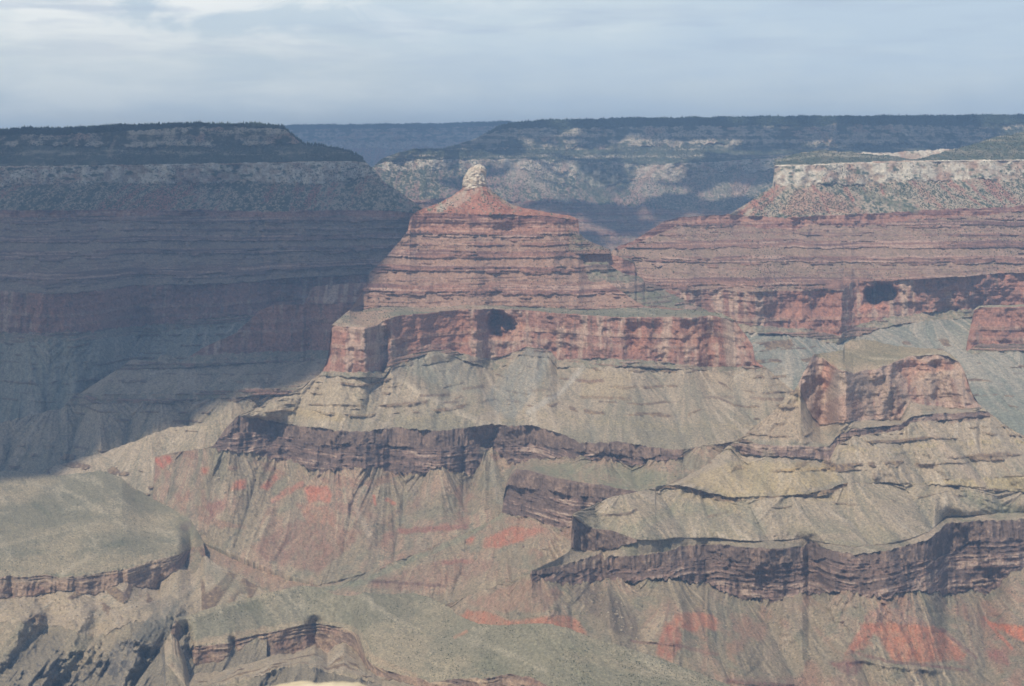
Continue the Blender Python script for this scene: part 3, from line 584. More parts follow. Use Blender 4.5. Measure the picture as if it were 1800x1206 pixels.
main = sheet('butte', 224, 1430, [
    line('D', 0, sil, 0.5),
    line('D', 6125, [(725, 377), (760, 373), (800, 375), (850, 379), (900, 377), (950, 379), (1013, 387)], 1.2),
    line('rel', 20, [(716, 404), (760, 410), (850, 412), (930, 408), (1000, 413), (1018, 413)], 2.5),
    line('D', 5850, [(616, 546, 5570), (640, 543, 5760), (668, 540, 5830), (700, 540), (760, 540), (873, 537), (950, 541), (1050, 545), (1133, 540), (1200, 545)], 1),
    line('z', 1660, [(583, 572), (600, 574), (640, 576.5), (663, 572), (673, 565, 1668), (690, 559, 1674), (717, 554, 1675), (760, 549, 1675), (797, 546, 1674), (840, 545, 1673), (870, 543, 1669), (900, 543, 1668), (940, 547, 1664), (980, 551), (1050, 555), (1100, 558), (1150, 557), (1200, 559), (1250, 555), (1290, 564)], 1.0, (0, 48)),
    line('rel', 24, [(567, 653), (620, 655), (673, 653), (682, 637), (690, 631), (763, 613), (790, 615), (833, 628), (870, 634), (900, 621), (927, 609), (950, 612), (970, 620), (980, 633), (1050, 630), (1150, 635), (1243, 645), (1327, 643), (1340, 646)], 1.6),
    line('rel', 40, [(560, 661), (673, 665), (690, 645), (763, 618), (790, 623), (833, 640), (870, 652), (905, 630), (927, 613), (960, 620), (980, 646), (1050, 646), (1150, 646), (1240, 652), (1345, 655)], 1.6),
    line('z', 1385, [(397, 753), (418, 733), (460, 738), (520, 746), (550, 753), (603, 758), (640, 759), (690, 753), (783, 758), (843, 750), (863, 747), (883, 750), (943, 750), (993, 763), (1017, 778), (1090, 778), (1150, 787), (1200, 790), (1280, 780), (1430, 770)], 1.8),
    line('rel', 16, [(380, 772), (418, 757), (460, 762), (520, 770), (570, 784), (647, 782), (737, 786), (783, 785), (840, 788), (850, 775), (870, 772), (897, 782), (943, 780), (1017, 795), (1057, 795), (1117, 805), (1150, 803), (1200, 798)], 3),
    line('rel', 22, [(372, 787), (420, 794), (460, 803), (520, 812), (550, 826), (573, 830), (647, 823), (690, 828), (737, 840), (783, 822), (830, 841), (845, 815), (852, 795), (870, 790), (897, 817), (943, 808), (1017, 804), (1057, 806), (1117, 820), (1150, 813), (1200, 801)], 5),
    line('D', 0, [(222, 872, 5430), (232, 864, 5410), (275, 886, 5220), (330, 932, 4880), (360, 955, 4790), (400, 972, 4690), (450, 990, 4574), (500, 1008, 4480), (560, 1028, 4380), (600, 1020, 4390), (700, 990, 4472), (800, 948, 4570), (880, 908, 4634), (889, 900, 4640), (900, 840, 4700), (910, 833, 4570), (1000, 852, 4440), (1043, 858, 4410), (1140, 872, 4340), (1200, 850, 4440), (1280, 810, 4600), (1430, 800, 4680)], 1)],
    [T('hermit', veg=.30, pale=.18), T('esplanade'), T('supai', butt=.7), T('plateau', green=(.19, .175, .12), tan=(.33, .225, .16), rel=.3), T('redwall', pale=.14), T('muav'), T('tonto', p=1.25, yellow=.35), T('cap'), T('tapeats'), T('redslope', p=1.5)],
    [(150, -60), (600, -700)],
    relief=[([(876, 569), (884, 573)], 23, -120, 'cave'), ([(855, 560), (862, 545)], 13, -30, 'gauss'), ([(908, 552), (914, 570)], 7, -22, 'gauss'), ([(1206, 578), (1214, 590)], 12, -34, 'gauss'), ([(1110, 585), (1112, 603)], 9, -26, 'gauss'), ([(1254, 588), (1260, 602)], 10, -30, 'gauss'), ([(760, 570), (770, 585)], 18, -26, 'gauss'),
            ([(670, 566), (676, 600), (676, 652)], 7, -35, 'gauss'), ([(640, 580), (642, 650)], 8, 14, 'gauss'), ([(1050, 556), (1060, 628)], 14, 22, 'gauss'), ([(980, 552), (984, 630)], 12, 18, 'gauss'), ([(1268, 556), (1300, 640)], 24, 26, 'gauss'),
            ([(679, 652), (740, 692), (850, 747)], 26, 75), ([(760, 625), (800, 660), (872, 742)], 26, 30), ([(850, 655), (868, 700), (880, 745)], 26, -60, 'gauss'), ([(928, 611), (905, 650), (860, 715)], 44, 60), ([(960, 622), (930, 680), (895, 740)], 24, 20), ([(1023, 646), (980, 690), (900, 745)], 26, 55), ([(960, 645), (940, 700)], 24, -30, 'gauss'),
            ([(1080, 650), (1075, 700), (1085, 770)], 60, 60), ([(1300, 648), (1290, 690), (1270, 740)], 46, 60), ([(1170, 660), (1170, 760)], 50, -40, 'gauss'), ([(620, 660), (600, 700), (560, 750)], 50, 50), ([(560, 665), (500, 715), (440, 732)], 36, 50), ([(700, 670), (690, 750)], 30, -30, 'gauss'),
            ([(844, 745), (855, 790), (868, 810)], 18, -60, 'gauss'), ([(835, 330), (800, 372)], 26, 30), ([(840, 330), (870, 376)], 30, 25), ([(838, 330), (900, 372)], 20, 20), ([(690, 470), (735, 500)], 40, 50), ([(830, 420), (820, 530)], 60, 50), ([(960, 420), (985, 535)], 60, 50), ([(900, 425), (895, 535)], 40, -50, 'gauss'), ([(760, 420), (750, 530)], 40, -40, 'gauss'), ([(1030, 450), (1040, 535)], 40, -30, 'gauss'),
            ([(885, 800), (865, 850), (880, 900)], 30, -60, 'gauss'), ([(640, 825), (610, 890), (630, 940)], 36, 55), ([(560, 830), (560, 880), (590, 930)], 40, 60), ([(470, 805), (420, 870), (400, 920)], 46, 40), ([(700, 830), (700, 900)], 36, 45), ([(780, 826), (770, 880)], 34, 40), ([(400, 800), (330, 850), (290, 860)], 30, 40),
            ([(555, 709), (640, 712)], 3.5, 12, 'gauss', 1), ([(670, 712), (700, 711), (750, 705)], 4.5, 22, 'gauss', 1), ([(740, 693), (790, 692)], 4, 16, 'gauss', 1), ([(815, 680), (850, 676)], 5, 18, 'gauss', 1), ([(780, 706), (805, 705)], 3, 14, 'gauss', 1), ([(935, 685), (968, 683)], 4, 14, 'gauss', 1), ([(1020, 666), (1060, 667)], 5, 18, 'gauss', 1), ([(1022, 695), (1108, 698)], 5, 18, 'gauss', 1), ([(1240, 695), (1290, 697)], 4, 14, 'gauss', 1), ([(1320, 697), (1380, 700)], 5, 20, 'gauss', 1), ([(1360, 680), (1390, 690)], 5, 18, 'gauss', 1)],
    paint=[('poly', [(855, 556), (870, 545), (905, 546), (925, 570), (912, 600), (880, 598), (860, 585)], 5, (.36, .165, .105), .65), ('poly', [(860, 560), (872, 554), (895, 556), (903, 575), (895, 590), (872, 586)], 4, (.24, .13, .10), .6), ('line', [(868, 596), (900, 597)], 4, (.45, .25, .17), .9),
           ('poly', [(1180, 575), (1215, 565), (1250, 590), (1252, 622), (1215, 610), (1190, 620)], 8, (.35, .165, .105), .6), ('poly', [(690, 565), (840, 552), (850, 600), (760, 605), (700, 620)], 10, (.34, .16, .105), .35), ('poly', [(1090, 570), (1130, 565), (1150, 610), (1105, 622)], 8, (.38, .16, .10), .5), ('line', [(585, 577), (660, 580)], 9, (.42, .30, .22), .5), ('poly', [(1268, 556), (1292, 566), (1322, 640), (1275, 640)], 8, (.36, .29, .225), .55),
           ('line', [(682, 650), (740, 690), (850, 745)], 7, (.42, .35, .26), .8), ('line', [(1025, 646), (985, 690), (930, 725)], 7, (.42, .38, .32), .7), ('poly', [(925, 612), (968, 622), (960, 660), (905, 735), (885, 735), (850, 700), (880, 660)], 10, (.24, .235, .20), .75), ('poly', [(700, 640), (770, 617), (830, 640), (850, 690), (800, 690), (740, 665)], 10, (.235, .235, .185), .6), ('line', [(862, 650), (820, 690)], 10, (.30, .26, .18), .5),
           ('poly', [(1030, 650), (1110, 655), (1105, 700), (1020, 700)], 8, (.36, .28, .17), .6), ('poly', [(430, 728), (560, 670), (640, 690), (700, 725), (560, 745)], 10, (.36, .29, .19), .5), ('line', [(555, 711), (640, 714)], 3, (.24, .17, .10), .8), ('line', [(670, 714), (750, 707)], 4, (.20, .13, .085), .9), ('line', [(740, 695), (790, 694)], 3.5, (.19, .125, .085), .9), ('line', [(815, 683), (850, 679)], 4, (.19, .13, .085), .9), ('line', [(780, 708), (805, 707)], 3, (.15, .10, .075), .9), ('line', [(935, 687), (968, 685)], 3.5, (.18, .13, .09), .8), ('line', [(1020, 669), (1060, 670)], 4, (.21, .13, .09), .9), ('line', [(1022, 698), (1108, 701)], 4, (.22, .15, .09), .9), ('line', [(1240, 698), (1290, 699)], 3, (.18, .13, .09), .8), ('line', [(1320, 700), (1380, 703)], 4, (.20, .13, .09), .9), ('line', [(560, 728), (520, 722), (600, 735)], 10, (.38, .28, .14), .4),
           ('poly', [(535, 857), (575, 854), (584, 870), (580, 885), (560, 880), (540, 886)], 5, (.39, .15, .095), .95), ('poly', [(413, 846), (433, 842), (430, 858), (405, 862)], 4, (.40, .14, .085), 1.0), ('poly', [(455, 858), (485, 832), (490, 840), (470, 862)], 4, (.34, .13, .085), .9), ('poly', [(268, 805), (300, 800), (304, 812), (285, 825)], 4, (.38, .13, .085), 1.0), ('poly', [(250, 830), (270, 812), (285, 830), (270, 850)], 6, (.28, .14, .10), .7), ('poly', [(352, 822), (368, 820), (366, 832), (356, 832)], 3, (.42, .15, .09), .9), ('line', [(657, 872), (659, 888)], 3.5, (.42, .15, .09), .9), ('line', [(680, 878), (694, 886)], 5, (.40, .15, .09), .8), ('line', [(480, 880), (530, 850)], 7, (.38, .15, .10), .7),
           ('poly', [(360, 890), (400, 875), (395, 895), (370, 912)], 6, (.24, .11, .085), .8), ('poly', [(440, 960), (520, 915), (640, 935), (560, 1010), (470, 985)], 14, (.25, .125, .09), .6), ('poly', [(520, 885), (580, 890), (600, 925), (540, 920)], 10, (.33, .15, .10), .6), ('line', [(700, 934), (820, 926)], 7, (.25, .105, .08), .8), ('line', [(640, 858), (625, 890), (650, 940)], 7, (.36, .29, .22), .7), ('line', [(640, 860), (632, 890)], 6, (.19, .18, .13), .6), ('line', [(720, 850), (740, 885)], 13, (.19, .15, .12), .5),
           ('line', [(850, 795), (870, 830), (882, 880)], 12, (.27, .25, .19), .7), ('poly', [(905, 815), (1080, 815), (1200, 835), (1140, 870), (1000, 845)], 10, (.19, .20, .125), .6), ('line', [(815, 340), (770, 368)], 8, (.38, .34, .27), .8), ('line', [(838, 334), (815, 352), (800, 362)], 6, (.40, .30, .23), .8), ('line', [(860, 335), (905, 365)], 5, (.30, .28, .20), .7), ('poly', [(840, 340), (870, 352), (880, 372), (850, 376), (825, 370)], 5, (.36, .155, .11), .6)], seed=61)
butte_parts = join(rear, main)
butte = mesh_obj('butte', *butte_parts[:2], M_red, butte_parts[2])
tag(butte, 'tall pointed red butte with a pale rock knob on its summit, in the middle', 'butte', kind='structure')

# the pale knob: a weathered tower, its outline taken ring by ring
def knob():
    rows = [(288.6, 840, 843), (290, 836.5, 845.5), (293, 831, 849), (296.5, 825, 852), (300, 821.5, 854), (304, 819.5, 855.2), (308, 818, 853.5), (312, 816.5, 852.5), (316, 815.2, 853.6), (320, 814.2, 854.6), (325, 813.6, 855.4), (329, 814, 856), (334, 812, 857)]
    D0 = 6246.0; nu = 96; V = []; nr = 44
    yy = np.linspace(rows[0][0], rows[-1][0], nr); lx = np.interp(yy, [r[0] for r in rows], [r[1] for r in rows]); rx = np.interp(yy, [r[0] for r in rows], [r[2] for r in rows])
    th = np.linspace(0, 2 * math.pi, nu, endpoint=False)
    for k in range(nr):
        c = at((lx[k] + rx[k]) / 2, yy[k], D0); r = (rx[k] - lx[k]) / 2 * D0 / F
        n = 7.0 * fbm(np.cos(th) * 2 + 9, np.sin(th) * 2 + c[2] / 11, 5, 4, .6) + 1.2 * strata(np.full(nu, c[2]), 33, .45) + 7.0 * ridged(np.cos(th) * 3 + 9, np.full(nu, c[2] / 9) + np.sin(th) * 3, 8, 3)
        n = n * min(1, k / 6)
        V.append(np.stack([c[0] + (r + .6 * n) * np.cos(th), c[1] + (r * .9 + n) * np.sin(th), np.full(nu, c[2]) + 1.5 * fbm(np.cos(th) * 2 + 5, np.sin(th) * 2 + k * .2, 4, 2)], -1))
    V = np.concatenate(V); i = np.arange(nr - 1)[:, None] * nu; j = np.arange(nu)[None, :]
    Q = np.stack([i + j, i + nu + j, i + nu + (j + 1) % nu, i + (j + 1) % nu], -1).reshape(-1, 4)
    cap = np.stack([np.zeros(nu // 2 - 1, int), np.arange(1, nu // 2), np.arange(2, nu // 2 + 1), np.arange(2, nu // 2 + 1)], -1)
    cap = np.stack([np.arange(0, nu // 2 - 1), np.arange(1, nu // 2), nu - 1 - np.arange(1, nu // 2), nu - 1 - np.arange(0, nu // 2 - 1)], -1)
    n = fbm(V[:, 0] / 9, V[:, 2] / 6, 4, 4, .6); C = mixc((.42, .33, .25), (.60, .53, .42), sst(-.3, .35, n)); C = mixc(C, (.30, .19, .14), sst(2075, 2064, V[:, 2] + 8 * n) * .8)
    return V, np.concatenate([Q, cap]), C
kv = knob(); k = mesh_obj('summit_rock', *kv[:2], M_red, kv[2], butte); k['label'] = 'pale cream rock knob standing on the red summit'

# ------------------------------------------------------------------ valley floor and the dark block below the butte
valley = sheet('valley', 215, 960, [
    line('D', 0, [(215, 842, 5580), (225, 850, 5540), (275, 866, 5360), (330, 908, 5010), (450, 968, 4700), (560, 1008, 4480), (640, 994, 4530), (700, 974, 4590), (800, 934, 4690), (880, 896, 4740), (960, 880, 4780)], .8),
    line('D', 4250, [(215, 1110), (480, 1110), (560, 1110, 4120), (960, 1110, 4050)])], [T('redslope', rel=.35)], [(60, -25), (400, -300)],
    paint=[('line', [(640, 1014), (560, 1036), (500, 1050), (420, 1060)], 9, (.20, .20, .145), .6), ('line', [(275, 872), (282, 900), (330, 940)], 8, (.34, .29, .21), .6), ('poly', [(290, 880), (420, 970), (560, 1030), (480, 1040), (360, 980)], 12, (.27, .16, .115), .5), ('line', [(540, 1018), (590, 1012)], 5, (.12, .08, .065), .7)], seed=67)
o = mesh_obj('valley_floor', *valley[:2], M_low, valley[2]); tag(o, 'open dry valley floor with a pale wash between the plateaus', 'valley', kind='structure')

sil = [(500, 1042, 4310), (560, 1026, 4400), (620, 1008, 4440), (700, 986, 4470), (800, 944, 4560), (850, 922, 4590), (876, 908, 4600), (883, 898, 4605), (885, 875, 4600), (889, 855, 4590), (897, 838, 4570), (907, 824, 4543), (930, 827, 4510), (977, 840, 4420), (1000, 844, 4385), (1037, 850, 4364), (1060, 852, 4330), (1100, 861, 4280), (1143, 868, 4260), (1200, 880, 4260), (1260, 890, 4300)]
block = sheet('block', 500, 1260, [
    line('D', 0, sil, .8),
    line('rel', 12, [(887, 860), (893, 854), (920, 858), (960, 864), (1000, 870), (1040, 874), (1100, 882), (1143, 886), (1260, 912)], 2.5),
    line('rel', 22, [(882, 901), (895, 905), (920, 910), (933, 911), (960, 920), (983, 928), (1003, 927), (1040, 920), (1100, 915), (1143, 905), (1260, 925)], 2),
    line('D', 0, [(500, 1075, 4170), (560, 1080, 4160), (620, 1078, 4160), (735, 1070, 4160), (790, 1065, 4160), (860, 1055, 4130), (930, 1040, 4110), (1003, 1010, 4110), (1260, 1000, 4150)], 1)],
    [T('cap', light=(.24, .165, .125)), T('tapeats', pale=1.1), T('redslope', p=1.1)], [(300, 8), (420, 2), (430, -100)],
    relief=[([(920, 912), (860, 950), (760, 1000)], 50, 50), ([(985, 928), (930, 975), (860, 1015)], 40, 40), ([(880, 905), (820, 940), (700, 990)], 30, 20), ([(1000, 930), (985, 980)], 20, -30, 'gauss')],
    paint=[('poly', [(850, 948), (900, 925), (960, 930), (920, 950), (880, 962), (848, 962)], 7, (.40, .13, .08), .75), ('poly', [(820, 948), (835, 943), (830, 955), (820, 957)], 3, (.42, .14, .085), .9), ('line', [(895, 915), (930, 918), (960, 935)], 10, (.34, .18, .13), .5), ('line', [(870, 905), (820, 935)], 9, (.31, .265, .15), .7), ('poly', [(640, 1030), (760, 985), (880, 985), (840, 1015), (730, 1040)], 12, (.255, .15, .11), .65), ('line', [(640, 1020), (780, 1030)], 4, (.12, .07, .06), .7), ('line', [(780, 990), (830, 985)], 6, (.28, .12, .09), .7), ('line', [(650, 1024), (700, 1022)], 3, (.11, .07, .06), .7),
           ('line', [(520, 1046), (640, 1022), (720, 985), (800, 952), (880, 906)], 7, (.20, .205, .14), .7), ('line', [(700, 978), (735, 962)], 4, (.45, .40, .32), .7), ('line', [(770, 950), (790, 942)], 3, (.45, .40, .32), .7)], seed=71)
o = mesh_obj('terrace_cliff', *block[:2], M_low, block[2]); tag(o, 'dark banded cliff block with a flat green top below the pointed butte', 'cliff', kind='structure')

# ------------------------------------------------------------------ the lower butte on the right with its terrace
sil = [(775, 1066, 4010), (800, 1056, 3980), (850, 1038, 3900), (883, 1026, 3830), (915, 1015, 3770), (932, 1008, 3728), (934, 1003, 3727), (960, 992, 3790), (985, 980, 3850), (1000, 970, 3925), (1003, 965, 3975), (1006, 906, 3992), (1014, 899, 4015), (1040, 888, 4065), (1080, 872, 4130), (1130, 862, 4200), (1180, 850, 4290), (1230, 825, 4440), (1262, 800, 4500), (1280, 783, 4540), (1292, 777, 4555), (1300, 771, 4570), (1340, 738, 4620), (1367, 717, 4650), (1380, 697, 4670), (1397, 686, 4685), (1403, 676, 4700), (1412, 655, 4715), (1420, 641, 4730), (1430, 623, 4760), (1445, 621, 4800), (1467, 618, 4860), (1482, 616, 4900), (1485, 604, 5100), (1497, 596, 5130), (1537, 598, 5100), (1567, 607, 5000), (1600, 610, 4950), (1633, 612, 4900), (1660, 617, 4850), (1670, 622, 4840), (1683, 633, 4820), (1692, 645, 4805), (1700, 665, 4790), (1707, 687, 4780), (1722, 712, 4760), (1733, 720, 4740), (1767, 747, 4700), (1800, 767, 4650), (1950, 860, 4500)]
right = sheet('right', 775, 1950, [
    line('D', 0, sil, .9),
    line('D', 0, [(1430, 625, 4740), (1447, 631, 4680), (1460, 641, 4650), (1474, 650, 4600), (1487, 653, 4605), (1500, 657, 4640), (1515, 652, 4680), (1543, 648, 4710), (1575, 634, 4770), (1600, 625, 4800), (1640, 623, 4800), (1667, 625, 4800), (1684, 636, 4800)], 1.5),
    line('rel', 45, [(1404, 677), (1413, 702), (1428, 735), (1442, 749), (1460, 748), (1500, 741), (1545, 738), (1583, 738), (1592, 718), (1600, 707), (1630, 712), (1667, 718), (1724, 716)], 1.5),
    line('D', 4480, [(1286, 781, 4530), (1293, 780, 4490), (1340, 782), (1400, 784), (1457, 787), (1470, 768, 4520), (1500, 754, 4550), (1583, 746, 4590), (1600, 735, 4640), (1640, 727, 4680), (1735, 724, 4700)], 1.2),
    line('rel', 14, [(1284, 780), (1292, 786), (1306, 798), (1340, 801), (1400, 805), (1458, 812), (1472, 780), (1500, 767), (1583, 757), (1600, 742), (1640, 740), (1740, 733)], 1.5),
    line('D', 4260, [(1152, 861, 4230), (1175, 853), (1200, 853), (1240, 866), (1280, 876, 4240), (1323, 872, 4240), (1370, 871, 4250), (1417, 869, 4270), (1460, 860, 4310), (1490, 848, 4350), (1560, 850, 4380), (1700, 856, 4450), (1950, 880, 4450)], 1.5),
    line('rel', 8, [(1152, 863), (1175, 858), (1200, 861), (1240, 875), (1280, 884), (1323, 877), (1370, 873), (1417, 876), (1460, 869), (1490, 854)], 1.5),
    line('z', 1290, [(1005, 907, 1323), (1020, 918, 1310), (1033, 928, 1296), (1073, 932, 1294), (1120, 949, 1286), (1150, 951, 1280), (1200, 945, 1270), (1257, 946, 1258), (1327, 952, 1256), (1413, 948, 1256), (1453, 955, 1256), (1500, 962, 1256), (1567, 955, 1256), (1600, 948, 1256), (1633, 936, 1256), (1662, 908, 1254), (1700, 906, 1254), (1783, 902, 1254), (1950, 895, 1254)], 0.6),
    line('rel', 12, [(1004, 964), (1015, 966), (1027, 969), (1060, 968), (1090, 962), (1120, 953)], 2),
    line('z', 1250, [(933, 1004), (967, 999), (1017, 987), (1040, 978), (1055, 972), (1063, 985), (1073, 978), (1133, 976), (1170, 970), (1200, 960), (1257, 957), (1327, 964), (1380, 964), (1413, 962), (1420, 953), (1435, 955), (1453, 967), (1500, 975), (1567, 967), (1600, 958), (1633, 948), (1655, 930), (1662, 919), (1700, 917), (1783, 913), (1950, 905)], 2),
    line('rel', 14, [(933, 1010), (967, 1010), (1017, 1004), (1055, 998), (1133, 1000), (1200, 985), (1240, 981), (1280, 985), (1327, 992), (1380, 992), (1420, 985), (1440, 980), (1500, 984), (1550, 987), (1600, 986), (1643, 986), (1680, 966), (1693, 958), (1740, 946), (1800, 947), (1950, 940)], 3),
    line('rel', 30, [(933, 1021), (993, 1027), (1043, 1024), (1067, 1017), (1130, 1020), (1193, 1019), (1240, 1026), (1243, 1022), (1280, 1044), (1340, 1057), (1387, 1047), (1433, 1044), (1477, 1039), (1533, 1047), (1560, 1061), (1583, 1042), (1633, 1042), (1680, 1040), (1717, 1037), (1733, 1050), (1750, 1034), (1775, 1010), (1800, 1000), (1950, 1010)], 5),
    line('D', 0, [(775, 1082, 3970), (803, 1108, 3850), (883, 1114, 3640), (963, 1114, 3560), (1030, 1134, 3520), (1167, 1180, 3430), (1290, 1235, 3340), (1400, 1275, 3400), (1600, 1300, 3420), (1950, 1310, 3420)])],
    [T('plateau', green=(.25, .205, .13), tan=(.37, .28, .19), rel=1.0, dry=.15), T('redwall', pale=.46), T('tonto', yellow=.3, dry=.2, rel=.5), T('tapeats', light=(.30, .21, .16), dark=(.20, .135, .11), pale=.6), T('tonto', yellow=.65, dry=.10, sh=-.45), T('tapeats', light=(.34, .25, .15), dark=(.22, .15, .095), pale=.5), T('tonto', p=1.15, yellow=.1, dry=-.06, ledge=-.06, sh=-.3), T('cap', light=(.24, .17, .13)), T('plateau', green=(.25, .205, .145), tan=(.36, .28, .2)), T('cap'), T('tapeats', pale=.8), T('redslope', p=1.1)],
    [(200, -40), (700, -700)],
    relief=[([(1462, 645), (1455, 690), (1448, 735)], 15, -45, 'gauss'), ([(1480, 655), (1489, 675), (1484, 705), (1492, 740)], 14, 26), ([(1420, 660), (1412, 700)], 18, -20, 'gauss'), ([(1590, 640), (1598, 700)], 24, -60, 'gauss'), ([(1545, 655), (1585, 690), (1600, 745)], 22, 40), ([(1660, 630), (1690, 712)], 20, 20),
            ([(1418, 655), (1392, 700), (1335, 745), (1290, 780)], 26, 70), ([(1412, 690), (1380, 740), (1370, 775)], 16, -20, 'gauss'), ([(1640, 625), (1650, 700)], 9, -18, 'gauss'), ([(1530, 655), (1540, 730)], 9, -16, 'gauss'), ([(1570, 640), (1560, 700)], 12, 20), ([(1427, 757), (1380, 780)], 30, 25), ([(1380, 815), (1350, 850), (1320, 950)], 70, 70), ([(1458, 800), (1490, 850)], 18, 25), ([(1470, 770), (1560, 850), (1660, 910)], 20, -50, 'gauss'), ([(1500, 760), (1600, 860), (1680, 915)], 46, 30), ([(1600, 710), (1680, 800), (1740, 880)], 46, 60), ([(1560, 760), (1640, 850)], 24, -30, 'gauss'), ([(1700, 725), (1800, 830)], 40, 40), ([(1300, 810), (1240, 840), (1180, 850)], 30, 30), ([(1180, 860), (1080, 910), (1030, 925)], 40, 20), ([(1260, 890), (1200, 940)], 40, -25, 'gauss'),
            ([(1420, 955), (1425, 1000), (1440, 1044)], 16, -40, 'gauss'), ([(1690, 950), (1700, 990), (1740, 1030)], 30, -80, 'gauss'), ([(1060, 975), (1064, 1020)], 8, -30, 'gauss'), ([(1560, 965), (1560, 1060)], 30, 35), ([(1340, 965), (1345, 1056)], 40, 35), ([(1240, 960), (1241, 1026)], 10, -25, 'gauss'), ([(1640, 945), (1650, 1040)], 26, 30),
            ([(1080, 1022), (1100, 1060), (1130, 1150)], 34, -60, 'gauss'), ([(1200, 1022), (1190, 1080), (1160, 1150)], 50, 60), ([(1020, 1030), (960, 1080)], 50, 50), ([(1340, 1060), (1350, 1130), (1420, 1200)], 44, -70, 'gauss'), ([(1440, 1046), (1400, 1090), (1300, 1150)], 40, 50), ([(1540, 1060), (1600, 1090), (1640, 1160)], 90, 90), ([(1500, 1080), (1450, 1150)], 26, -50, 'gauss'), ([(1720, 1045), (1740, 1120), (1800, 1180)], 30, -70, 'gauss'), ([(1760, 1050), (1850, 1140)], 50, 60), ([(1240, 1050), (1260, 1130), (1300, 1190)], 40, 40),
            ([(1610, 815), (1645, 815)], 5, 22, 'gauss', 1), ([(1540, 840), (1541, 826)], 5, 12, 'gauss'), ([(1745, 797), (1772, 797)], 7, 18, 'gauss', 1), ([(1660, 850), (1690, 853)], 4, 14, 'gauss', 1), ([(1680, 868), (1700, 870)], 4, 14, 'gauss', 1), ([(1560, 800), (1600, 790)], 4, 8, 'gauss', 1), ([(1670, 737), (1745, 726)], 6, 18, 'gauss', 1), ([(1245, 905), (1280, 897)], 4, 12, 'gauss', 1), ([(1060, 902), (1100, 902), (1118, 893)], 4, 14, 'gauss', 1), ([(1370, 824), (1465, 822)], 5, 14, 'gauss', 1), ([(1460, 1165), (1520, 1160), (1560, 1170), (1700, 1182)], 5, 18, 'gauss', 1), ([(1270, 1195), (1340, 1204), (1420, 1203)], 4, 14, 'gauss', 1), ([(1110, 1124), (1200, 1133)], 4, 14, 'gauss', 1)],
    paint=[('poly', [(1450, 634), (1470, 645), (1456, 680), (1448, 690), (1440, 670)], 5, (.38, .17, .11), .8), ('poly', [(1570, 645), (1600, 630), (1640, 640), (1660, 632), (1680, 645), (1640, 660), (1600, 672)], 6, (.39, .19, .125), .75), ('poly', [(1495, 690), (1530, 700), (1520, 735), (1470, 745), (1430, 750), (1440, 710)], 8, (.29, .16, .11), .6), ('poly', [(1455, 690), (1470, 655), (1488, 655), (1487, 690), (1440, 715)], 4, (.44, .34, .25), .8), ('poly', [(1400, 688), (1415, 715), (1380, 715), (1365, 718)], 4, (.42, .34, .21), .8), ('poly', [(1500, 660), (1580, 668), (1595, 715), (1520, 730)], 10, (.25, .19, .14), .6), ('poly', [(1600, 660), (1690, 660), (1712, 712), (1610, 700)], 10, (.30, .225, .165), .6), ('poly', [(1610, 655), (1690, 650), (1690, 665), (1620, 668)], 6, (.44, .33, .24), .7),
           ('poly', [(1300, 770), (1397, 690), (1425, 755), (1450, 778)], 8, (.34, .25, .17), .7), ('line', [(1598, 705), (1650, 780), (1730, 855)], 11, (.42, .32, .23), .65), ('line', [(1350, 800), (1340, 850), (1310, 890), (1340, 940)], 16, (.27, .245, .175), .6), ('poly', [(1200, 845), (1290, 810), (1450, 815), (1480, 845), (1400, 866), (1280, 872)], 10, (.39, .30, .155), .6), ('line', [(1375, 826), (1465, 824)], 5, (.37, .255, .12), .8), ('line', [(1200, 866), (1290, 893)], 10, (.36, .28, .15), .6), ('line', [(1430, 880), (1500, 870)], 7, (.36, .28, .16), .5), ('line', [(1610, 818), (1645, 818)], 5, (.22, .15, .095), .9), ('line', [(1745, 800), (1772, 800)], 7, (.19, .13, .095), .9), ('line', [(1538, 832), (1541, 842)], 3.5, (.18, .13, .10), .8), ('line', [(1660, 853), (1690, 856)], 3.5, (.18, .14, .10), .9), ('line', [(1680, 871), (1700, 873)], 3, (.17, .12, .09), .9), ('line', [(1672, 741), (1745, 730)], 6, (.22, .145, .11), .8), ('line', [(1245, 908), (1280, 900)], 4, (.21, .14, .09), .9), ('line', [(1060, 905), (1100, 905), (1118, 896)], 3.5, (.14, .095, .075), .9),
           ('poly', [(1060, 990), (1073, 975), (1130, 972), (960, 996)], 5, (.36, .29, .21), .4), ('line', [(1700, 870), (1790, 905)], 18, (.19, .20, .125), .5), ('line', [(1100, 935), (1200, 890), (1280, 900)], 14, (.22, .215, .14), .5), ('line', [(1330, 945), (1500, 945)], 9, (.35, .27, .20), .5),
